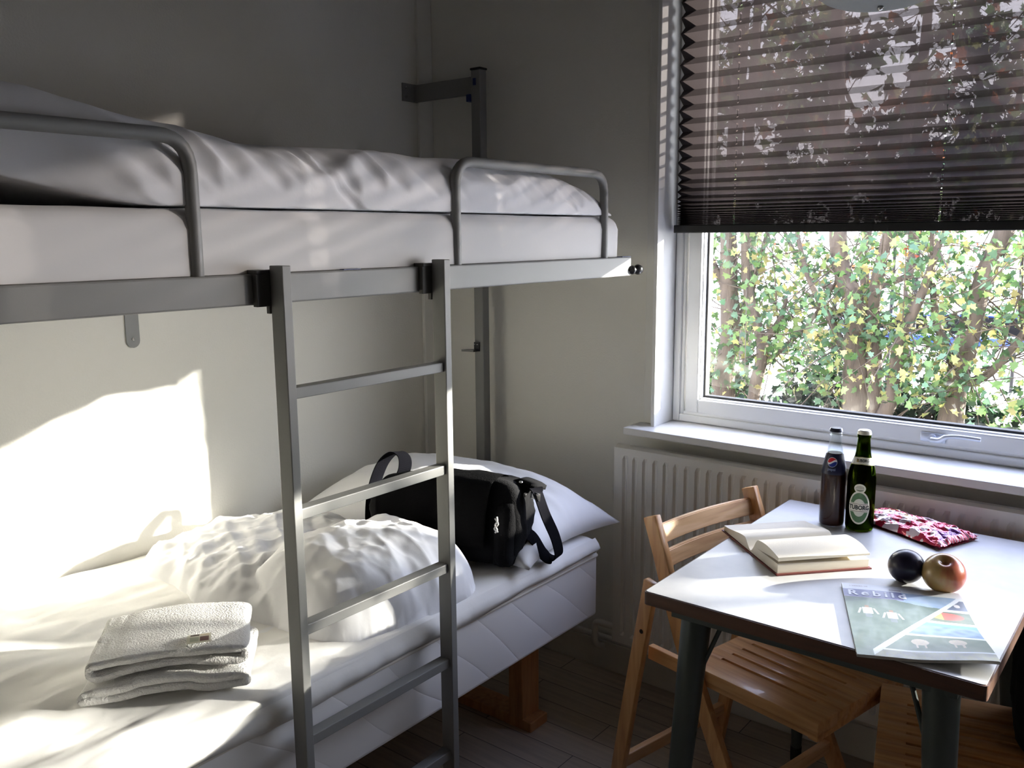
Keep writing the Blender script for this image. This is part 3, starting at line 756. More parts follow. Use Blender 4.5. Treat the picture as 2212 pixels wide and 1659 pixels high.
# ================================================================== FOLDING CHAIRS
M_bolt = mat('dark_bolt', (.05, .03, .02), .4, .8)
def chair(label, loc, rz, group='folding chairs'):
    c = thing('folding_chair', label, 'chair', loc, rz, group)
    lv = dict(world=False)
    for s in (-1, 1):
        post = [(.345, 0), (.222, .25), (.104, .49), (.062, .60), (.034, .68), (.002, .762)]
        pp = strip_poly(post, .040)
        y0 = s * .183 - .0095; bm = prism(BM(), pp, 'y', y0, y0 + .019, bev=.003)
        p_ = fin('side_post', bm, M_chairz, c, auto=40, **lv)
        rl = strip_poly([(.026, .617), (-.035, .30), (-.088, 0)], .036)
        y1 = s * .2045 - .0095; bm = prism(BM(), rl, 'y', y1, y1 + .019, bev=.003)
        r_ = fin('rear_leg', bm, M_chairz, c, auto=40, **lv)
        for (u, z) in ((.028, .595), (.005, .49)):
            fin('bolt', lathe(BM(), [(0, -.001), (.006, -.001), (.005, .0015), (.002, .002), (.0015, .0005), (0, .0005)], 12, Matrix.Translation((u, s * .214, z)) @ Matrix.Rotation(-s * PI / 2, 4, 'X')), M_bolt, r_, **lv)
        bm = BM(); box(bm, -.012, .13, s * .162 - .009, s * .162 + .009, .402, .436, bev=.002)
        fin('side_rail', bm, M_chair, c, **lv)
    bm = BM()
    u0, u1 = .100, .440
    for i in range(8):   # seven slots
        v0 = -.133 + i * .038 + .004; v1 = v0 + .038 - .008
        if i == 0: v0 = -.171
        if i == 7: v1 = .171
        if i == 7: v0 = .133 + .0035; 
        box(bm, u0, u1, v0, v1, .410, .440, bev=.0018)
    for a, b in ((u0 + .0005, .146), (.388, u1 - .0005)):
        box(bm, a, b, -.168, .168, .4185, .4395)
    box(bm, u1 - .024, u1, -.1705, .1705, .398, .4185, bev=.004); box(bm, u0, u1, -.171, -.148, .402, .4185, bev=.003); box(bm, u0, u1, .148, .171, .402, .4185, bev=.003)
    box(bm, u0, u0 + .02, -.171, .171, .402, .4185, bev=.003)
    fin('seat', bm, M_chair, c, auto=40, **lv)
    for (uc, zc, hh, tl) in ((.014, .716, .040, -.30), (.036, .664, .036, -.30)):
        bm = BM(); n = 16; rows = []
        for i in range(n + 1):
            v = -.176 + .352 * i / n; bow = -.016 * (1 - (v / .176) ** 2)
            q = []
            for du, dz in ((-.006, -hh / 2), (.006, -hh / 2), (.006, hh / 2), (-.006, hh / 2)):
                q.append(bm.verts.new((uc + du + bow + tl * dz, v, zc + dz)))
            rows.append(q)
        for a, b in zip(rows, rows[1:]):
            for k in range(4): bm.faces.new((a[k], a[(k + 1) % 4], b[(k + 1) % 4], b[k]))
        bm.faces.new(rows[0][::-1]); bm.faces.new(rows[-1])
        bmesh.ops.recalc_face_normals(bm, faces=bm.faces)
        bmesh.ops.bevel(bm, geom=[e for e in bm.edges if abs(e.verts[0].co.y - e.verts[1].co.y) > .01], offset=.002, segments=2, affect='EDGES')
        fin('back_slat', bm, M_chairy, c, auto=40, **lv)
    fin('stretcher', boxm(-.078, -.060, -.196, .196, .100, .132, bev=.003), M_chairy, c, **lv)
    fin('stretcher', boxm(.252, .270, -.175, .175, .155, .185, bev=.003), M_chairy, c, **lv)
    return c
c1 = chair('open folding beech chair with slatted seat, left of the table', (1.251, -.394, 0), math.radians(-12.8))
c2 = chair('folding beech chair at the right side of the table, mostly hidden under it', (2.160, -.474, 0), math.radians(180 + 13.5))

# dark bag on the second chair
t = softbox(.20, .22, .23, .1, 8.); t.transform(Matrix.Translation((2.045, -.43, .442)) @ Matrix.Rotation(.2, 4, 'Z'))
tag(fin('tote_bag', t, M_bag, smooth=True), 'black soft bag standing on the chair at the right of the table', 'bag')

# ================================================================== THINGS ON THE TABLE
def bottle(name, label, loc, prof, mglass, liquid=None, mliq=None, cap=None, mcap=None):
    b = thing(name, label, 'bottle', loc)
    fin('glass', lathe(BM(), prof, 48), mglass, b, world=False, smooth=True)
    if liquid: fin('drink', lathe(BM(), liquid, 40), mliq, b, world=False, auto=50)
    if cap: fin('cap', lathe(BM(), cap, 42), mcap, b, world=False, auto=35)
    return b
def rglass(name, col, rough=.02, dens=0):
    m, nt, out = new_mat(name)
    g = N(nt, 'ShaderNodeBsdfGlass'); g.inputs['Color'].default_value = c4(col); g.inputs['Roughness'].default_value = rough; g.inputs['IOR'].default_value = 1.5
    nt.links.new(g.outputs[0], out.inputs[0]); return m
M_cola_gl = glass_mat('clear_bottle_glass', (.93, .95, .95), ior=1.45, refl=.8)
M_cola = mat('cola', (.022, .005, .004), .3, spec=.1)
M_green = rglass('green_bottle_glass', (.16, .26, .02))
def at_r(prof, z):
    for (r0, z0), (r1, z1) in zip(prof, prof[1:]):
        if z0 <= z <= z1 and z1 > z0: return r0 + (r1 - r0) * (z - z0) / (z1 - z0)
    return prof[-1][0]
PP = [(0, .002), (.022, .0), (.0275, .003), (.029, .010), (.0288, .04), (.0282, .085), (.0285, .118), (.0280, .130), (.0255, .142), (.0215, .158), (.0180, .172), (.0145, .190), (.0125, .205), (.0122, .212), (.0135, .213), (.0138, .218), (.0125, .220), (.0125, .2235)]
PPI = [(r - .0018, z) for r, z in PP[4:-4]]
pp_full = PP + [(.0105, .2235), (.0105, .205), (.0125, .190), (.016, .172)]
cola = bottle('cola_bottle', 'clear glass bottle of dark cola with a blue label, left of the green bottle', (1.527, -.289, .7302), pp_full, M_cola_gl,
    [(0, .004), (.0265, .004), (.0272, .010), (.0270, .04), (.0264, .085), (.0267, .118), (.0262, .130), (.0238, .142), (.0198, .158), (.0163, .172), (0, .172)], M_cola,
    [(0, .2305), (.0120, .2300), (.0138, .2275), (.0148, .2215), (.0140, .2215), (.0125, .2265), (0, .2268)], mat('silver_cap_dark', (.05, .055, .08), .3, .6))
CA = math.atan2(-2.282 + .285, 2.165 - 1.55)    # labels turned roughly to the room
def wrap(prof, eps, ang, cz):
    def f(x, y):
        z = cz + y; r = at_r(prof, z) + eps; a = ang + x / r
        return (r * math.cos(a), r * math.sin(a), z)
    return f
def emb(u, v):
    x, y = (u - .5) * 2, (v - .5) * 2
    d = math.hypot(x, y)
    if d > .92: return (.55, .58, .66)
    yy = y - .30 * math.sin(x * 2.6) * .8 - .12 * x
    if yy > .20: return (.55, .010, .02)
    if yy > -.16: return (.78, .78, .82)
    return (.01, .03, .25)
wl = wrap(PP, .0006, CA - .12, .148)
def lblcol(u, v): return (.006, .008, .035)
bm = paint_grid(BM(), 60, 24, lambda u, v: wl((u - .5) * .062, (v - .5) * .046), lblcol)
fin('label', bm, mat('cola_label', (.02, .02, .1), .35, attr='Col'), cola, world=False, smooth=True)
we = wrap(PP, .0010, CA - .20, .1535)
bm = paint_grid(BM(), 48, 48, lambda u, v: we((u - .5) * .022, (v - .5) * .022), emb, lambda u, v: math.hypot(u - .5, v - .5) < .5)
fin('emblem', bm, mat('emblem_print', (.5, .5, .5), .35, attr='Col'), cola, world=False, smooth=True)
wt = wrap(PP, .0011, CA - .20, .1375)
fin('lettering', text_bm('pepsi', .0085, lambda x, y: wt(x, y), bold=.00015), mat('pale_blue_print', (.22, .27, .45), .4), cola, world=False)
# beer
PB = [(0, .003), (.024, .0), (.0292, .003), (.0305, .010), (.0305, .110), (.0300, .124), (.0272, .142), (.0225, .158), (.0180, .170), (.0158, .182), (.0140, .200), (.0130, .214), (.0145, .215), (.0145, .222), (.0128, .2235), (.0125, .2255)]
pb_full = PB + [(.0100, .2255), (.0108, .200), (.0125, .182), (.015, .170), (.0195, .157), (.0242, .141), (.0270, .123), (.0275, .110), (.0275, .012), (0, .009)]
beer = bottle('beer_bottle', 'green glass beer bottle with an oval white and green label', (1.588, -.283, .7302), pb_full, M_green,
    None, None, [(0, .2325), (.0120, .2320), (.0142, .2300), (.0155, .2225), (.0148, .2225), (.0130, .2290), (0, .2295)], mat('pale_gold_cap', (.72, .68, .60), .35, .3))
fin('beer', lathe(BM(), [(0, .0095), (.0268, .0125), (.0268, .110), (.0264, .123), (.0236, .141), (.0188, .157), (.0150, .168), (0, .168)], 40), mat('beer_liquid', (.035, .032, .006), .1), beer, world=False, auto=50)
BA = CA - .10
wb = wrap(PB, .0007, BA, .066)
LW, LH = .047, .098
def bmask(u, v):
    x, y = (u - .5) * LW, (v - .5) * LH
    if (x / .0235) ** 2 + ((y + .0075) / .0385) ** 2 < 1: return True
    if (x / .0125) ** 2 + ((y - .037) / .0105) ** 2 < 1: return True
    return abs(x) < .0085 and .025 < y < .036
def bcol(u, v):
    x, y = (u - .5) * LW, (v - .5) * LH
    W, G = (.66, .65, .57), (.045, .13, .05)
    if y > .0285:
        q = (x / .0095) ** 2 + ((y - .037) / .0068) ** 2
        if q < 1 and (math.sin(x * 2100) > .1 or y < .034) and abs(y - .0355) > .0006: return (.17, .19, .14)
        return W
    e = (x / .0205) ** 2 + ((y + .0075) / .0345) ** 2
    if e > 1: return W
    if abs(y + .0075) < .0105: return W
    if (x / .0135) ** 2 + ((y + .0075) / .0205) ** 2 < 1: return (.58, .60, .52)
    return G
bm = paint_grid(BM(), 94, 196, lambda u, v: wb((u - .5) * LW, (v - .5) * LH), bcol, bmask)
lb_ = fin('label', bm, mat('beer_label', (.6, .6, .5), .45, attr='Col'), beer, world=False, smooth=True)
wb2 = wrap(PB, .0011, BA, .0585)
fin('lettering', text_bm('TUBORG', .0138, lambda x, y: wb2(x * .80, y), bold=.0006), M_ink, beer, world=False)
for dy in (-.0085, .0085):
    t = paint_grid(BM(), 30, 1, lambda u, v: wb2((u - .5) * .040, dy + (v - .5) * .0009), lambda u, v: (.05, .06, .05)); fin('label_line', t, M_ink, beer, world=False)
wn = wrap(PB, .0008, BA, .165)
def ncol(u, v):
    if v < .10 or v > .90: return (.45, .42, .22)
    if .36 < u < .42 and .3 < v < .75: return (.45, .32, .12)
    return (.66, .66, .60)
fin('neck_label', paint_grid(BM(), 90, 12, lambda u, v: wn((u - .5) * .085, (v - .5) * .016 - .10 * abs(u - .5) * .1), ncol), mat('neck_label_print', (.6, .6, .55), .45, attr='Col'), beer, world=False, smooth=True)
wn2 = wrap(PB, .0012, BA, .1648)
fin('lettering', text_bm('TUBORG', .0085, lambda x, y: wn2(x * .85 + .0015, y), bold=.0002), M_ink, beer, world=False)

# fruit
def fruit_bm(prof, seg=48, M=None): return lathe(BM(), prof, seg, M)
pl = [(0, -.031)] + [(.0325 * math.sin(a) ** .95, -.0325 * math.cos(a)) for a in [PI * k / 22 for k in range(1, 22)]] + [(0, .0305)]
tag(fin('plum', fruit_bm(pl, 40, Matrix.Translation((1.757, -.547, .7622)) @ Matrix.Rotation(1.1, 4, 'Y') @ Matrix.Rotation(.4, 4, 'X') @ Matrix.Scale(1.04, 4, (0, 0, 1))), mat('dark_plum_skin', (.008, .006, .014), .28, col2=(.02, .016, .035), nscale=20, spec=.4), smooth=True), 'very dark purple plum touching the apple on the table', 'plum')
ap = []
for k in range(0, 33):
    a = PI * k / 32; r = .0385 * (math.sin(a) ** .85) * (1 + .06 * math.cos(a)); z = -.0335 * math.cos(a)
    z -= .011 * math.exp(-(r / .010) ** 2) * (1 if k > 16 else -.5); ap.append((max(r, 0), z))
ap[0] = (0, ap[0][1]); ap[-1] = (0, ap[-1][1])
app = thing('apple', 'yellow and red apple beside the plum on the table', 'apple', (1.824, -.548, .7655))
am, nt, out = new_mat('apple_skin')
p = N(nt, 'ShaderNodeBsdfPrincipled'); p.inputs['Roughness'].default_value = .3; p.inputs['Coat Weight'].default_value = .3
tc = N(nt, 'ShaderNodeTexCoord'); mp = N(nt, 'ShaderNodeMapping'); mp.inputs['Scale'].default_value = (26, 26, 9); nt.links.new(tc.outputs['Object'], mp.inputs[0])
n1 = N(nt, 'ShaderNodeTexNoise'); n1.inputs['Scale'].default_value = 1.6; n1.inputs['Detail'].default_value = 5; nt.links.new(mp.outputs[0], n1.inputs['Vector'])
sx = N(nt, 'ShaderNodeSeparateXYZ'); nt.links.new(tc.outputs['Object'], sx.inputs[0])
m1 = N(nt, 'ShaderNodeMath', operation='MULTIPLY_ADD'); m1.inputs[1].default_value = 6.0; nt.links.new(sx.outputs[0], m1.inputs[0]); nt.links.new(n1.outputs['Fac'], m1.inputs[2])
rp = N(nt, 'ShaderNodeValToRGB'); rp.color_ramp.elements[0].position = .42; rp.color_ramp.elements[0].color = (.46, .29, .10, 1); rp.color_ramp.elements[1].position = .70; rp.color_ramp.elements[1].color = (.42, .10, .05, 1)
nt.links.new(m1.outputs[0], rp.inputs[0]); nt.links.new(rp.outputs[0], p.inputs['Base Color']); nt.links.new(p.outputs[0], out.inputs[0])
fin('apple_flesh', lathe(BM(), ap, 56, Matrix.Rotation(.42, 4, 'X') @ Matrix.Rotation(.10, 4, 'Y')), am, app, world=False, smooth=True)
fin('stem', tube(BM(), [(-.001, -.006, .018), (0, -.010, .0235)], .0012, 8), M_bedleg, app, world=False)

# magazine
mg = thing('magazine', 'magazine with landscape cover photographs, overhanging the front edge of the table', 'magazine', (1.82, -.74, .7305))
c00 = Vector((1.780, -.916, .7345)); eu = Vector((.924, .383, 0)) ; ev = Vector((-.383, .924, 0))
eu = Vector((.187, .078, 0)).normalized(); ev = Vector((-.110, .280, 0)).normalized(); ev = (ev - eu * ev.dot(eu)).normalized()
MWd, MHt = .205, .297
def mz(u, v):
    corner = .014 * smooth01((u - .35) / .65) * smooth01((.55 - v) / .55)
    return .0045 + .0015 * math.sin(PI * min(1, u * 1.3)) + corner + .002 * smooth01((v - .8) / .2)
def mpos(u, v, dz=0.):
    q = c00 + eu * (u * MWd) + ev * (v * MHt); return (q.x, q.y, .7305 + mz(u, v) + dz)
def hash2(a, b, c=0): return noise.noise(Vector((a, b, c)))
def mcol(u, v):
    # diagonal white line from lower left to the upper right corner
    if v > .915:
        if .06 < u < .22 and .955 < v < .968 and math.sin(u * 420) > -.2: return (.35, .33, .38)
        if .40 < u < .50 and .93 < v < .945: return (.30, .28, .33)
        return (.70, .73, .78)
    dline = .055 + (.915 - .055) * ((u - .14) / .84)
    d = (v - dline)
    if u > .13 and abs(d) < .024 + .012 * (1 - u): return (.66, .72, .80)
    n = .5 + .5 * hash2(u * 14, v * 22); n2 = .5 + .5 * hash2(u * 60, v * 60, 3)
    if u > .13 and d < 0:
        for lo, hi, k in ((.735, .88, 0), (.545, .70, 1), (.325, .515, 2), (.105, .30, 3), (.0, .085, 4)):
            if lo < v < hi:
                if k == 0: return (.10 + .05 * n, .14 + .05 * n, .20 + .08 * n) if (u - .93) ** 2 + (v - .80) ** 2 > .0006 else (.6, .6, .62)
                if k == 1:
                    q = ((u - .80) / .14) ** 2 + ((v - .63) / .052) ** 2
                    if q < 1: return (.62, .12 + .25 * max(0, .80 - u) * 4, .08) if u > .77 else (.60, .55, .14)
                    return (.10 + .06 * n, .14 + .06 * n, .10 + .03 * n)
                if k == 2: return (.12 + .20 * n, .20 + .26 * n, .36 + .34 * n) if v < .47 else (.16, .36, .62)
                if k == 3:
                    for cx, cy in ((.50, .215), (.78, .235)):
                        if ((u - cx) / .065) ** 2 + ((v - cy) / .040) ** 2 < 1 or (abs(abs(u - cx) - .03) < .008 and cy - .075 < v < cy): return (.46 + .1 * n2, .42 + .1 * n2, .42)
                    return (.13 + .05 * n, .19 + .05 * n, .16 + .04 * n)
                return (.18 + .18 * n, .20 + .16 * n, .16 + .14 * n2)
        return (.66, .72, .80)
    if v > .80 and u < .50 - (.915 - v) * .0: 
        if v < .815: return (.20, .19, .34)
        return (.12, .13, .30)
    hill = .80 + .06 * math.sin(u * 5 + 1) + .02 * hash2(u * 9, 1)
    if v > hill: return (.22 + .15 * n, .34 + .12 * n, .52 + .1 * n)
    # two figures in white shirts
    for cx, cy in ((.17, .60), (.36, .555)):
        x, y = (u - cx) / .055, (v - cy) / .048
        if abs(x) < .75 and abs(y) < .95: return (.60, .62, .66)
        if abs(abs(x) - 1.05 - .3 * (.4 - y)) < .16 and -.9 < y < .7: return (.50, .52, .55)
        if abs(x) < .28 and .95 < y < 1.6: return (.28, .17, .11)
        if abs(x) < .5 and -2.0 < y < -.95: return (.16, .20, .21)
    return (.085 + .05 * n + .02 * n2, .135 + .06 * n + .02 * n2, .115 + .05 * n)
bm = paint_grid(BM(), 210, 290, lambda u, v: mpos(u, v), mcol)
cv = fin('cover', bm, M_print, mg, smooth=True)
fin('lettering', text_bm('Rebild', .030, lambda x, y: mpos(.285 + x / MWd, .857 + y / MHt, .0006), spacing=1.35, bold=.0007), M_whiteink, mg)
bm = BM(); nu, nv = 24, 30; A = [[bm.verts.new(mpos(i / nu, j / nv, -.0004)) for j in range(nv + 1)] for i in range(nu + 1)]
B = [[bm.verts.new((mpos(i / nu, j / nv)[0], mpos(i / nu, j / nv)[1], .7303 + max(0, mz(i / nu, j / nv) - .0050))) for j in range(nv + 1)] for i in range(nu + 1)]
for i in range(nu):
    for j in range(nv):
        bm.faces.new((A[i][j], A[i + 1][j], A[i + 1][j + 1], A[i][j + 1])); bm.faces.new((B[i][j], B[i][j + 1], B[i + 1][j + 1], B[i + 1][j]))
for i in range(nu): bm.faces.new((A[i][0], B[i][0], B[i + 1][0], A[i + 1][0])); bm.faces.new((A[i + 1][nv], B[i + 1][nv], B[i][nv], A[i][nv]))
for j in range(nv): bm.faces.new((A[0][j + 1], B[0][j + 1], B[0][j], A[0][j])); bm.faces.new((A[nu][j], B[nu][j], B[nu][j + 1], A[nu][j + 1]))
fin('pages', bm, mat('magazine_pages', (.50, .50, .48), .6), mg)

# open book
bk = thing('book', 'thick open book with a dark red cover lying on the table', 'book', (1.53, -.48, .7302))
b0 = Vector((1.549, -.665, 0)); e1 = Vector((1.352 - 1.549, -.486 + .665, 0)).normalized(); e2 = Vector((1.678 - 1.549, -.517 + .665, 0)).normalized(); e2 = (e2 - e1 * e1.dot(e2)).normalized()
def bp(s, t, z): q = b0 + e1 * s + e2 * t; return (q.x, q.y, .7302 + z)
BWd, BD, GUT = .268, .196, .128     # spread width, page height, gutter position from the thick side
cvb = BM()
def slab(bm, s0, s1, t0, t1, zt, zbm, n=26, m=8, jit=0.):
    T = []; Bt = []
    for i in range(n + 1):
        s = s0 + (s1 - s0) * i / n; rt, rb = [], []
        for j in range(m + 1):
            t = t0 + (t1 - t0) * j / m
            rt.append(bm.verts.new(bp(s, t, zt(s, t)))); rb.append(bm.verts.new(bp(s, t, zbm(s, t))))
        T.append(rt); Bt.append(rb)
    for i in range(n):
        for j in range(m):
            bm.faces.new((T[i][j], T[i + 1][j], T[i + 1][j + 1], T[i][j + 1])); bm.faces.new((Bt[i][j], Bt[i][j + 1], Bt[i + 1][j + 1], Bt[i + 1][j]))
        bm.faces.new((T[i + 1][0], T[i][0], Bt[i][0], Bt[i + 1][0])); bm.faces.new((T[i][m], T[i + 1][m], Bt[i + 1][m], Bt[i][m]))
    for j in range(m):
        bm.faces.new((T[0][j], T[0][j + 1], Bt[0][j + 1], Bt[0][j])); bm.faces.new((T[n][j + 1], T[n][j], Bt[n][j], Bt[n][j + 1]))
    bmesh.ops.recalc_face_normals(bm, faces=bm.faces)
    return bm
slab(cvb, -.004, BWd + .004, -.004, BD + .004, lambda s, t: .0026 + .0005 * math.cos(s * 30), lambda s, t: .0, 20, 2)
fin('cover', cvb, M_cover, bk)
def thick_top(s, t):      # s: 0 fore edge .. GUT gutter
    k = s / GUT; base = .0365 + .007 * math.sin(PI * min(1, k * 1.1)) * 1.0
    return .006 + (base - .006) * (1 - smooth01((k - .70) / .30) ** 1.3) - .006 * (1 - smooth01(k / .25)) * smooth01((t - .02) / .15) * .6
def thick_mid(s, t):      # underside of the lifted upper pages
    return .0215 + .0075 * (1 - smooth01(s / (GUT * .8)))
slab(BMx := BM(), .002, GUT - .0015, 0, BD, lambda s, t: min(thick_mid(s, t) - .006 * (1 - smooth01(s / (GUT * .8))) * (1 + .6 * t / BD), thick_top(s, t) - .0006), lambda s, t: .0028)
fin('page_block', BMx, M_paper, bk)
bm = slab(BM(), .0, GUT - .0005, 0, BD, thick_top, lambda s, t: min(thick_mid(s, t), thick_top(s, t) - .0005), 34, 12)
fin('page_block', bm, M_paper, bk, auto=40)
def thin_top(s, t):
    k = (s - GUT) / (BWd - GUT); return .006 + .020 * (smooth01(k / .22)) * (1 - .62 * smooth01((k - .2) / .8))
bm = slab(BM(), GUT + .0005, BWd, 0, BD, thin_top, lambda s, t: .0028, 34, 12)
fin('page_block', bm, M_paper, bk, auto=40)

# snack packet
sp = BM()
PC = Vector((1.690, -.226, .7305)); pu = Vector((.21, -.085, 0)).normalized(); pv = Vector((-pu.y, pu.x, 0))
def ppos(u, v, s):
    a, b = (u - .5) * 2, (v - .5) * 2
    t = max(0, (1 - abs(a) ** 3)) ** .6 * max(0, (1 - abs(b) ** 2.4)) ** .6
    cr = .0065 * ridge(a * 2.2, b * 2.4, 4) + .002 * fn(a * 7, b * 7, 2)
    z = (.021 * t + cr * min(1, t * 2 + .25) + .004) if s else .0006 + .002 * abs(a) * (abs(fn(a * 3, b * 3)))
    lift = .004 * abs(a) ** 2 * (1 + fn(a * 5, b * 6, 9))
    w_ = 1 - .12 * (1 - abs(a)) * abs(b)
    q = PC + pu * (a * .113) + pv * (b * .060 * (1 + .12 * a) * w_)
    return (q.x, q.y, .7305 + (z + lift if s else max(.0004, lift * .9)))
def pcol(u, v):
    n = hash2(u * 6, v * 5, 7); n2 = hash2(u * 16, v * 13, 3)
    if u < .05 or u > .95: return (.42, .02, .05) if math.sin(v * 90) > 0 else (.55, .3, .35)
    if u > .72 and n > .12: return (.14, .03, .16)
    if .35 < v < .72 and .45 < u < .62 and n2 > .05: return (.55, .30, .22)
    if v > .45 and u < .5 and n2 > .18: return (.60, .42, .16)
    if n + .4 * n2 > .02: return (.72, .58, .62)
    return (.42, .012, .045)
paint_grid(sp, 170, 110, lambda u, v: ppos(u, v, 1), pcol)
lay = sp.loops.layers.float_color['Col']
n_ = 24; g = [[sp.verts.new(ppos(i / 90 if 0 else i / n_, j / n_, 0)) for j in range(n_ + 1)] for i in range(n_ + 1)]
for i in range(n_):
    for j in range(n_):
        f = sp.faces.new((g[i][j], g[i][j + 1], g[i + 1][j + 1], g[i + 1][j]))
        for l in f.loops: l[lay] = (.3, .01, .03, 1)
tag(fin('snack_packet', sp, M_foil, smooth=True), 'crumpled red and white foil snack packet behind the fruit', 'packet')

# ------------------------------------------------------------------ pendant lamp at the very top
pd = thing('pendant_lamp', 'pale glass dish lamp hanging over the table at the top of the picture', 'lamp', (1.632, -.50, 1.815))
M_dish = mat('opal_glass', (.6, .62, .61), .35, transl=.6)
pr = [(0, 0), (.04, .0015), (.075, .007), (.10, .017), (.118, .030), (.128, .048), (.126, .048), (.114, .032), (.096, .0205), (.073, .0105), (.04, .005), (0, .0035)]
fin('lamp_shade', lathe(BM(), pr, 48), M_dish, pd, world=False, smooth=True)
fin('finial', lathe(BM(), [(0, -.008), (.004, -.007), (.006, -.003), (.005, .0), (0, .0)], 16), M_chrome, pd, world=False, smooth=True)
fin('stem', tube(BM(), [(0, 0, .003), (0, 0, .12)], .006, 12), M_chrome, pd, world=False)
fin('cord', tube(BM(), [(0, 0, .12), (0, 0, RZ - 1.815)], .003, 8), M_whiteink, pd, world=False)
fin('ceiling_rose', lathe(BM(), [(0, RZ - 1.815 - .05), (.045, RZ - 1.815 - .04), (.05, RZ - 1.815), (0, RZ - 1.815)], 24), M_trim, pd, world=False, auto=40)

# ================================================================== GARDEN
GZ = -.15
gr = fin('lawn_ground', boxm(-22, 20, .3, 40, GZ - .2, GZ), M_ground, kind='structure')
bm = BM(); field(bm, spaced(-7, 6, 40), spaced(1.2, 4.6, 20), lambda x, y: GZ + .03 + .05 * fn(x, y, 1), GZ)
o = fin('flower_bed_soil', bm, M_soil); o['kind'] = 'stuff'; tag(o, 'dark leaf litter and soil under the hedge outside the window', 'soil')
LEAF = [(0, 0), (.35, .12), (.62, -.05 + .1), (.42, .38), (.58, .62), (.25, .62), (0, 1), (-.25, .62), (-.58, .62), (-.42, .38), (-.62, .05), (-.35, .12)]
PAL = [(.055, .11, .033), (.075, .145, .042), (.11, .19, .06), (.16, .22, .07), (.26, .27, .09), (.035, .075, .03), (.08, .16, .09), (.11, .19, .12), (.28, .24, .09)]
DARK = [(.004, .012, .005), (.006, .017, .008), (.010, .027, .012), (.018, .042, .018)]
ORG = [(.40, .12, .03), (.45, .18, .04), (.30, .07, .03)]
def leaf(bm, lay, p, size, rnd, pal):
    d = Vector((rnd.gauss(0, 1), rnd.gauss(0, 1), rnd.gauss(-.3, .7))).normalized(); a = d.orthogonal().normalized()
    a = Matrix.Rotation(rnd.uniform(0, 2 * PI), 3, d) @ a; nrm = d.cross(a)
    vs = []
    for (x, y) in LEAF:
        vs.append(bm.verts.new(p + d * (y * size) + a * (x * size) + nrm * (-.25 * size * x * x + .1 * size * y)))
    f = bm.faces.new(vs); c = rnd.choice(pal); k = rnd.uniform(.8, 1.25)
    for l in f.loops: l[lay] = (c[0] * k, c[1] * k, c[2] * k, 1)
def tree(name, label, cat, base, trunk, rad, branches, nleaf, pal, seed, spread=.32, size=(.028, .052), zmin=0., zmax=2.4, group=None, twigs=60):
    rnd = random.Random(seed); base = Vector(base)
    t = thing(name, label, cat, base, 0, group)
    bm = BM(); P = catmull([base + Vector(q) for q in trunk], 6); n = len(P)
    P = [p + Vector((.02 * fn(p.z * 3, seed, 0), .02 * fn(p.z * 3, 0, seed), 0)) for p in P]
    tube(bm, P, [rad * (1 - .55 * i / n) * (1 + .18 * fn(i * .4, seed)) for i in range(n)], 12)
    tips = []
    for b in branches:
        s = P[int(b[0] * (n - 1))]; Q = catmull([s] + [base + Vector(q) for q in b[2:]], 6)
        tube(bm, Q, [b[1] * (1 - .7 * i / len(Q)) for i in range(len(Q))], 9); tips += Q[2:]
    allp = P[n // 3:] + tips
    ends = []
    for i in range(twigs):
        s = rnd.choice(allp); d = Vector((rnd.gauss(0, 1), rnd.gauss(0, .7), rnd.gauss(.1, .6))).normalized()
        L = rnd.uniform(.2, spread * 2.2); m_ = s + d * L * .5 + Vector((0, 0, rnd.uniform(-.05, .08))); e = s + d * L + Vector((0, 0, rnd.uniform(-.12, .1)))
        tube(bm, catmull([s, m_, e], 3), .0055, 4, r2=.0018); ends += [m_, e, s.lerp(e, .75)]
    fin('trunk', bm, M_bark, t, smooth=True)
    bm = BM(); lay = bm.loops.layers.float_color.new('Col'); k = 0; g_ = 0
    while k < nleaf and g_ < nleaf * 6:
        g_ += 1
        e = rnd.choice(ends); p = e + Vector((rnd.gauss(0, .09), rnd.gauss(0, .09), rnd.gauss(0, .08)))
        if p.z < zmin or p.z > zmax or p.y < 1.2: continue
        leaf(bm, lay, p, rnd.uniform(*size), rnd, pal); k += 1
    fin('foliage', bm, M_leafp, t)
    return t
GT = 'leafy trees outside the window'
YT = 3.0
tree('tree', 'leftmost tree outside, straight brown trunk beside the window frame', 'tree', (-.24, YT, GZ), [(0, 0, 0), (-.02, 0, .5), (.0, 0, 1.0), (-.05, .05, 1.6), (-.02, .1, 2.95)], .085, [(.45, .03, (.1, .1, 1.2), (.2, .15, 1.7)), (.6, .03, (-.2, .0, 1.5), (-.4, .0, 2.1))], 1500, PAL, 1, zmax=2.9, zmin=.42, group=GT)
tree('tree', 'slender forked tree outside, second trunk from the left', 'tree', (-.03, YT - .1, GZ), [(0, 0, 0), (.01, 0, .55), (.06, 0, .88), (-.06, .02, 1.2), (-.10, .05, 1.6), (-.1, .1, 2.95)], .045, [(.42, .03, (.13, .05, 1.0), (.16, .1, 1.15)), (.3, .02, (.3, .1, 1.0), (.5, .1, 1.35))], 1400, PAL, 2, spread=.38, zmax=2.9, zmin=.42, twigs=75, group=GT)
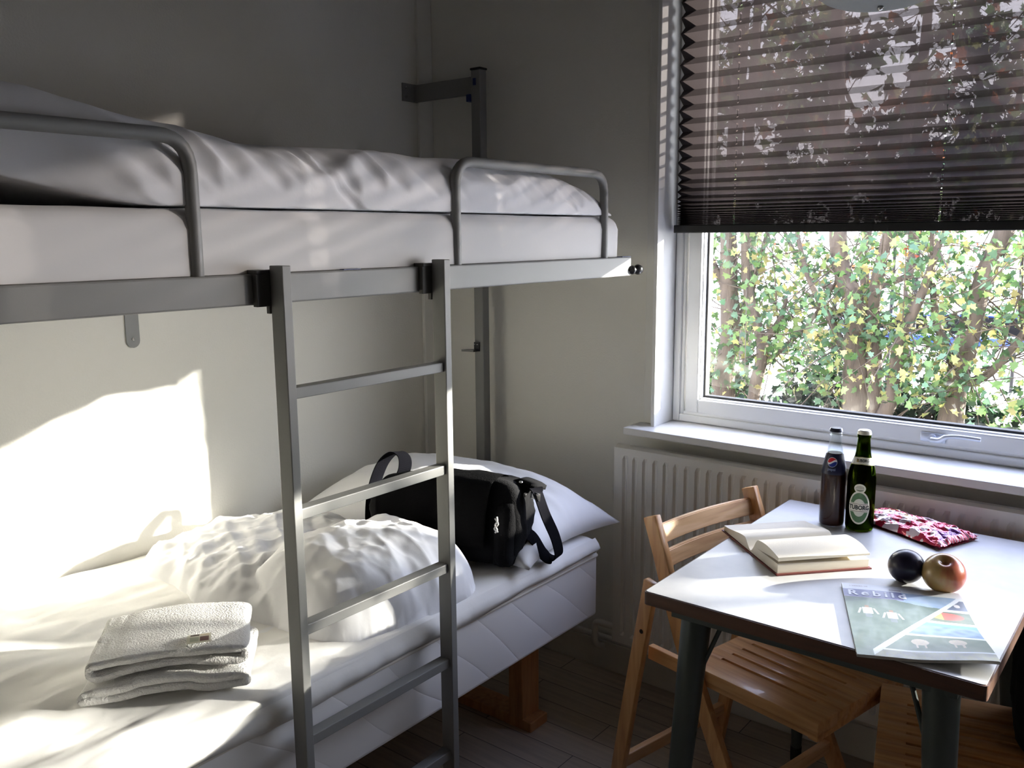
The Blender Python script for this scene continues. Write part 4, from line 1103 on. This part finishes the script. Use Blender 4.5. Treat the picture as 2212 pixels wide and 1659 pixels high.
tree('tree', 'thick tree with several twisting stems in the middle of the window view', 'tree', (.64, YT - .1, GZ), [(0, 0, 0), (-.02, 0, .5), (-.04, 0, .8), (-.08, .0, 1.15), (-.20, .05, 1.5), (-.3, .1, 2.95)], .085, [(.0, .06, (.08, .0, .4), (.06, 0, .8), (.03, .02, 1.2), (.12, .05, 1.8), (.15, .1, 2.4)), (.1, .05, (.17, -.05, .6), (.20, -.05, .95), (.28, -.02, 1.18), (.36, 0, 1.5)), (.35, .03, (-.15, .0, .95), (-.35, .0, 1.3), (-.5, .1, 1.7)), (.1, .035, (-.09, .03, .5), (-.10, .03, .9), (-.13, .05, 1.1))], 1700, PAL, 3, spread=.40, zmax=2.9, zmin=.42, twigs=85, group=GT)
tree('tree', 'dark leaning tree outside at the right of the window view', 'tree', (1.08, YT, GZ), [(0, 0, 0), (.02, 0, .5), (.06, 0, .9), (.13, 0, 1.3), (.25, .05, 1.8), (.3, .1, 2.95)], .075, [(.3, .03, (.2, .0, .8), (.4, .0, 1.15), (.55, .1, 1.6)), (.35, .03, (-.1, 0, 1.1), (-.15, 0, 1.6))], 1600, PAL, 4, spread=.38, zmax=2.9, zmin=.42, twigs=80, group=GT)
tree('tree', 'bushy tree outside at the right end of the window view', 'tree', (1.75, YT + .2, GZ), [(0, 0, 0), (-.02, 0, .5), (-.06, 0, 1.0), (-.12, 0, 1.5), (-.1, 0, 2.2), (-.15, 0, 2.8)], .06, [(.3, .03, (-.2, .0, .8), (-.3, .0, 1.15), (-.35, .1, 1.6)), (.4, .03, (-.3, 0, .9), (-.4, 0, 1.2))], 1200, PAL, 5, spread=.38, zmax=2.9, zmin=.42, group=GT)
tree('tree', 'bare-stemmed tree far behind the others, with red autumn leaves', 'tree', (.1, 4.6, GZ), [(0, 0, 0), (.05, 0, .8), (.0, 0, 1.4), (.1, 0, 2.0)], .05, [(.5, .03, (.4, 0, 1.3), (.7, 0, 1.8)), (.5, .03, (-.4, 0, 1.2), (-.7, 0, 1.7))], 420, ORG + PAL[:3], 6, spread=.4, zmin=.9, group=GT)
tree('tree', 'dense tree furthest right outside, beyond the view', 'tree', (6.2, 3.4, GZ), [(0, 0, 0), (.03, 0, 1.), (-.02, 0, 1.8), (0, 0, 2.8)], .06, [(.5, .025, (.4, 0, 2.0), (.7, 0, 2.4)), (.5, .025, (-.4, 0, 2.1), (-.6, 0, 2.5)), (.5, .025, (-.3, .2, 1.7), (-.45, .2, 2.0))], 900, PAL, 19, spread=.34, size=(.05, .08), zmin=1.4, zmax=2.9, group=GT)  # added out of view so its leaves shade the table from the sun
tree('tree', 'sparse tree further right outside, beyond the right edge of the view', 'tree', (4.75, 3.1, GZ), [(0, 0, 0), (.03, 0, 1.), (-.02, 0, 1.8), (0, 0, 2.6), (.05, 0, 3.6)], .045, [(.85, .02, (.4, 0, 3.1), (.7, 0, 3.5)), (.85, .02, (-.4, 0, 3.0), (-.7, 0, 3.4)), (.5, .025, (.4, 0, 2.0), (.7, 0, 2.4)), (.5, .025, (-.4, 0, 2.1), (-.75, 0, 2.5))], 700, PAL, 9, spread=.36, size=(.05, .08), zmin=1.45, zmax=2.65, twigs=90, group=GT)  # added out of view; leaf band breaks up the sun on wall and bed
for i, (x, y, h) in enumerate([(-2.6, 5.6, 3.6), (-1.2, 5.4, 3.9), (.1, 5.8, 3.7), (1.2, 5.4, 3.8), (2.4, 5.8, 3.5)]):  # dense crowns added to hide bright sky and darken the blind's background
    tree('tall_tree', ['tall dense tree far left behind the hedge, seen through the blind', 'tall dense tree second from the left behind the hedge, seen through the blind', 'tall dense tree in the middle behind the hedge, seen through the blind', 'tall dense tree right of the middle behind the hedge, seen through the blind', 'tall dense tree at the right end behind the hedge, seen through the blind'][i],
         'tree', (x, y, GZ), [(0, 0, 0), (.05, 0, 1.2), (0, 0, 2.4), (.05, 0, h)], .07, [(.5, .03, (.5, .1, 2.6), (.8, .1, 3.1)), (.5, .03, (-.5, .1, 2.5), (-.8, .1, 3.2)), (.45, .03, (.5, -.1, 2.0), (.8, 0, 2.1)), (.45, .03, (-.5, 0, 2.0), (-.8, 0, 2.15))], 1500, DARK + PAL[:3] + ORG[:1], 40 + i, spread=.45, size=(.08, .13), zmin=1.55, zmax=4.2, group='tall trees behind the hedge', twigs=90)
def shrub(label, base, rx, ry, h, n, pal, seed, size=(.035, .06), group='low shrubs outside the window'):
    rnd = random.Random(seed); base = Vector(base); t = thing('shrub', label, 'shrub', base, 0, group)
    bm = BM()
    for i in range(9):
        a = rnd.uniform(0, 2 * PI); e = base + Vector((rx * .6 * math.cos(a), ry * .6 * math.sin(a), h * rnd.uniform(.5, .9)))
        tube(bm, catmull([base + Vector((rnd.uniform(-.1, .1), 0, 0)), base.lerp(e, .5) + Vector((0, 0, .06)), e], 3), .008, 5, r2=.003)
    fin('stems', bm, M_bark, t)
    bm = BM(); lay = bm.loops.layers.float_color.new('Col')
    for i in range(int(n * 2.4)):
        d = Vector((rnd.gauss(0, 1), rnd.gauss(0, 1), abs(rnd.gauss(0, 1)))).normalized() * rnd.uniform(.45, 1)
        leaf(bm, lay, base + Vector((d.x * rx, d.y * ry, d.z * h)), rnd.uniform(*size), rnd, pal)
    fin('foliage', bm, M_leafp, t)
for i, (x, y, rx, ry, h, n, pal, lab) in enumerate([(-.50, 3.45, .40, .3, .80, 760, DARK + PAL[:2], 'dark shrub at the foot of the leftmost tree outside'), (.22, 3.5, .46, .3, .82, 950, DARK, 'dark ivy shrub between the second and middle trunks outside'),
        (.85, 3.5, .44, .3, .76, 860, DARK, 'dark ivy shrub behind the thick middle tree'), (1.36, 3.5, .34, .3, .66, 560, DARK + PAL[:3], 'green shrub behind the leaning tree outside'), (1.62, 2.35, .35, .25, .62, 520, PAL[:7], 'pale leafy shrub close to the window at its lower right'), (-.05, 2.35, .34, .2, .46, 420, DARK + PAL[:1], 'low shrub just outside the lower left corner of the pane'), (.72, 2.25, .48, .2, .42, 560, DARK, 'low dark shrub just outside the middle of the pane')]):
    shrub(lab, (x, y, GZ), rx, ry, h, n, pal, 20 + i)
# a trampoline behind the hedge
tp = thing('trampoline', 'blue edged trampoline standing on the pale ground behind the trees', 'trampoline', (.55, 6.2, GZ))
M_bpad = mat('blue_pad', (.02, .07, .45), .5); zt = .60
bm = BM(); n = 48; ra, rb_ = 1.15, .92; rings = []
for (r, z) in ((rb_, zt), (rb_, zt - .03), (ra + .02, zt - .06), (ra, zt)):
    rings.append([bm.verts.new((.55 + r * math.cos(2 * PI * k / n), 6.2 + r * math.sin(2 * PI * k / n), z)) for k in range(n)])
for a in range(4):
    for k in range(n): bm.faces.new((rings[a][k], rings[a][(k + 1) % n], rings[(a + 1) % 4][(k + 1) % n], rings[(a + 1) % 4][k]))
fin('edge_pad', bm, M_bpad, tp)
fin('jumping_mat', lathe(BM(), [(0, zt - .012), (.92, zt - .012), (.92, zt - .02), (0, zt - .02)], 48, Matrix.Translation((.55, 6.2, 0))), mat('black_mesh', (.008, .008, .009), 1., spec=0.), tp)
for k in range(6):
    a = 2 * PI * k / 6 + .35; x, y = .55 + 1.12 * math.cos(a), 6.2 + 1.12 * math.sin(a)
    fin('leg', tube(BM(), [(x, y, GZ), (x, y, zt + 1.3)], .018, 10), M_rubber, tp)

# ================================================================== LIGHT, WORLD, CAMERA
sd = bpy.data.lights.new('sun', 'SUN'); sd.energy = 18.; sd.angle = math.radians(1.0); sd.color = (1., .93, .83)
so = bpy.data.objects.new('sun', sd); COL.objects.link(so); so.rotation_euler = SUN_DIR.to_track_quat('-Z', 'Y').to_euler(); so.location = (8, 8, 5)
pt = bpy.data.lights.new('window_portal', 'AREA'); pt.shape = 'RECTANGLE'; pt.size = WX1 - WX0; pt.size_y = WZ1 - WZ0; pt.cycles.is_portal = True
pto = bpy.data.objects.new('window_portal', pt); COL.objects.link(pto); pto.location = ((WX0 + WX1) / 2, .2, (WZ0 + WZ1) / 2); pto.rotation_euler = (-PI / 2, 0, 0)
wd = bpy.data.worlds.new('sky'); S.world = wd; wd.use_nodes = True; nt = wd.node_tree; nt.nodes.clear()
out = nt.nodes.new('ShaderNodeOutputWorld'); bgn = nt.nodes.new('ShaderNodeBackground'); sk = nt.nodes.new('ShaderNodeTexSky')
nt.nodes.remove(sk)
tcw = nt.nodes.new('ShaderNodeTexCoord'); sxw = nt.nodes.new('ShaderNodeSeparateXYZ'); rw = nt.nodes.new('ShaderNodeValToRGB')
nt.links.new(tcw.outputs['Generated'], sxw.inputs[0]); nt.links.new(sxw.outputs[2], rw.inputs[0]); nt.links.new(rw.outputs[0], bgn.inputs[0])
rw.color_ramp.elements[0].position = 0.; rw.color_ramp.elements[0].color = (1., .965, .96, 1)
rw.color_ramp.elements[1].position = .75; rw.color_ramp.elements[1].color = (.50, .56, .86, 1)
e_ = rw.color_ramp.elements.new(.2); e_.color = (.86, .885, 1., 1)
bgn.inputs[1].default_value = SKY
nt.links.new(bgn.outputs[0], out.inputs[0])

cam = bpy.data.cameras.new('camera'); co = bpy.data.objects.new('camera', cam); COL.objects.link(co)
cam.sensor_width = 36.; cam.lens = 1892.29 * 36. / 2212.; cam.clip_start = .05; cam.clip_end = 200
R = Matrix(((.78344436, -.09841695, .61361963), (.62141661, .13598585, -.77158878), (-.00750617, .9858103, .16769528)))
co.matrix_world = Matrix.Translation((2.165, -2.282, 1.40)) @ R.to_4x4()
S.camera = co
S.view_settings.view_transform = 'Standard'; S.view_settings.look = 'None'; S.view_settings.gamma = 1.; S.view_settings.use_curve_mapping = False
S.view_settings.exposure = 1.9
S.cycles.max_bounces = 12; S.cycles.diffuse_bounces = 7; S.cycles.transparent_max_bounces = 24; S.cycles.transmission_bounces = 8
S.cycles.sample_clamp_indirect = 8.; S.cycles.caustics_reflective = False; S.cycles.caustics_refractive = False
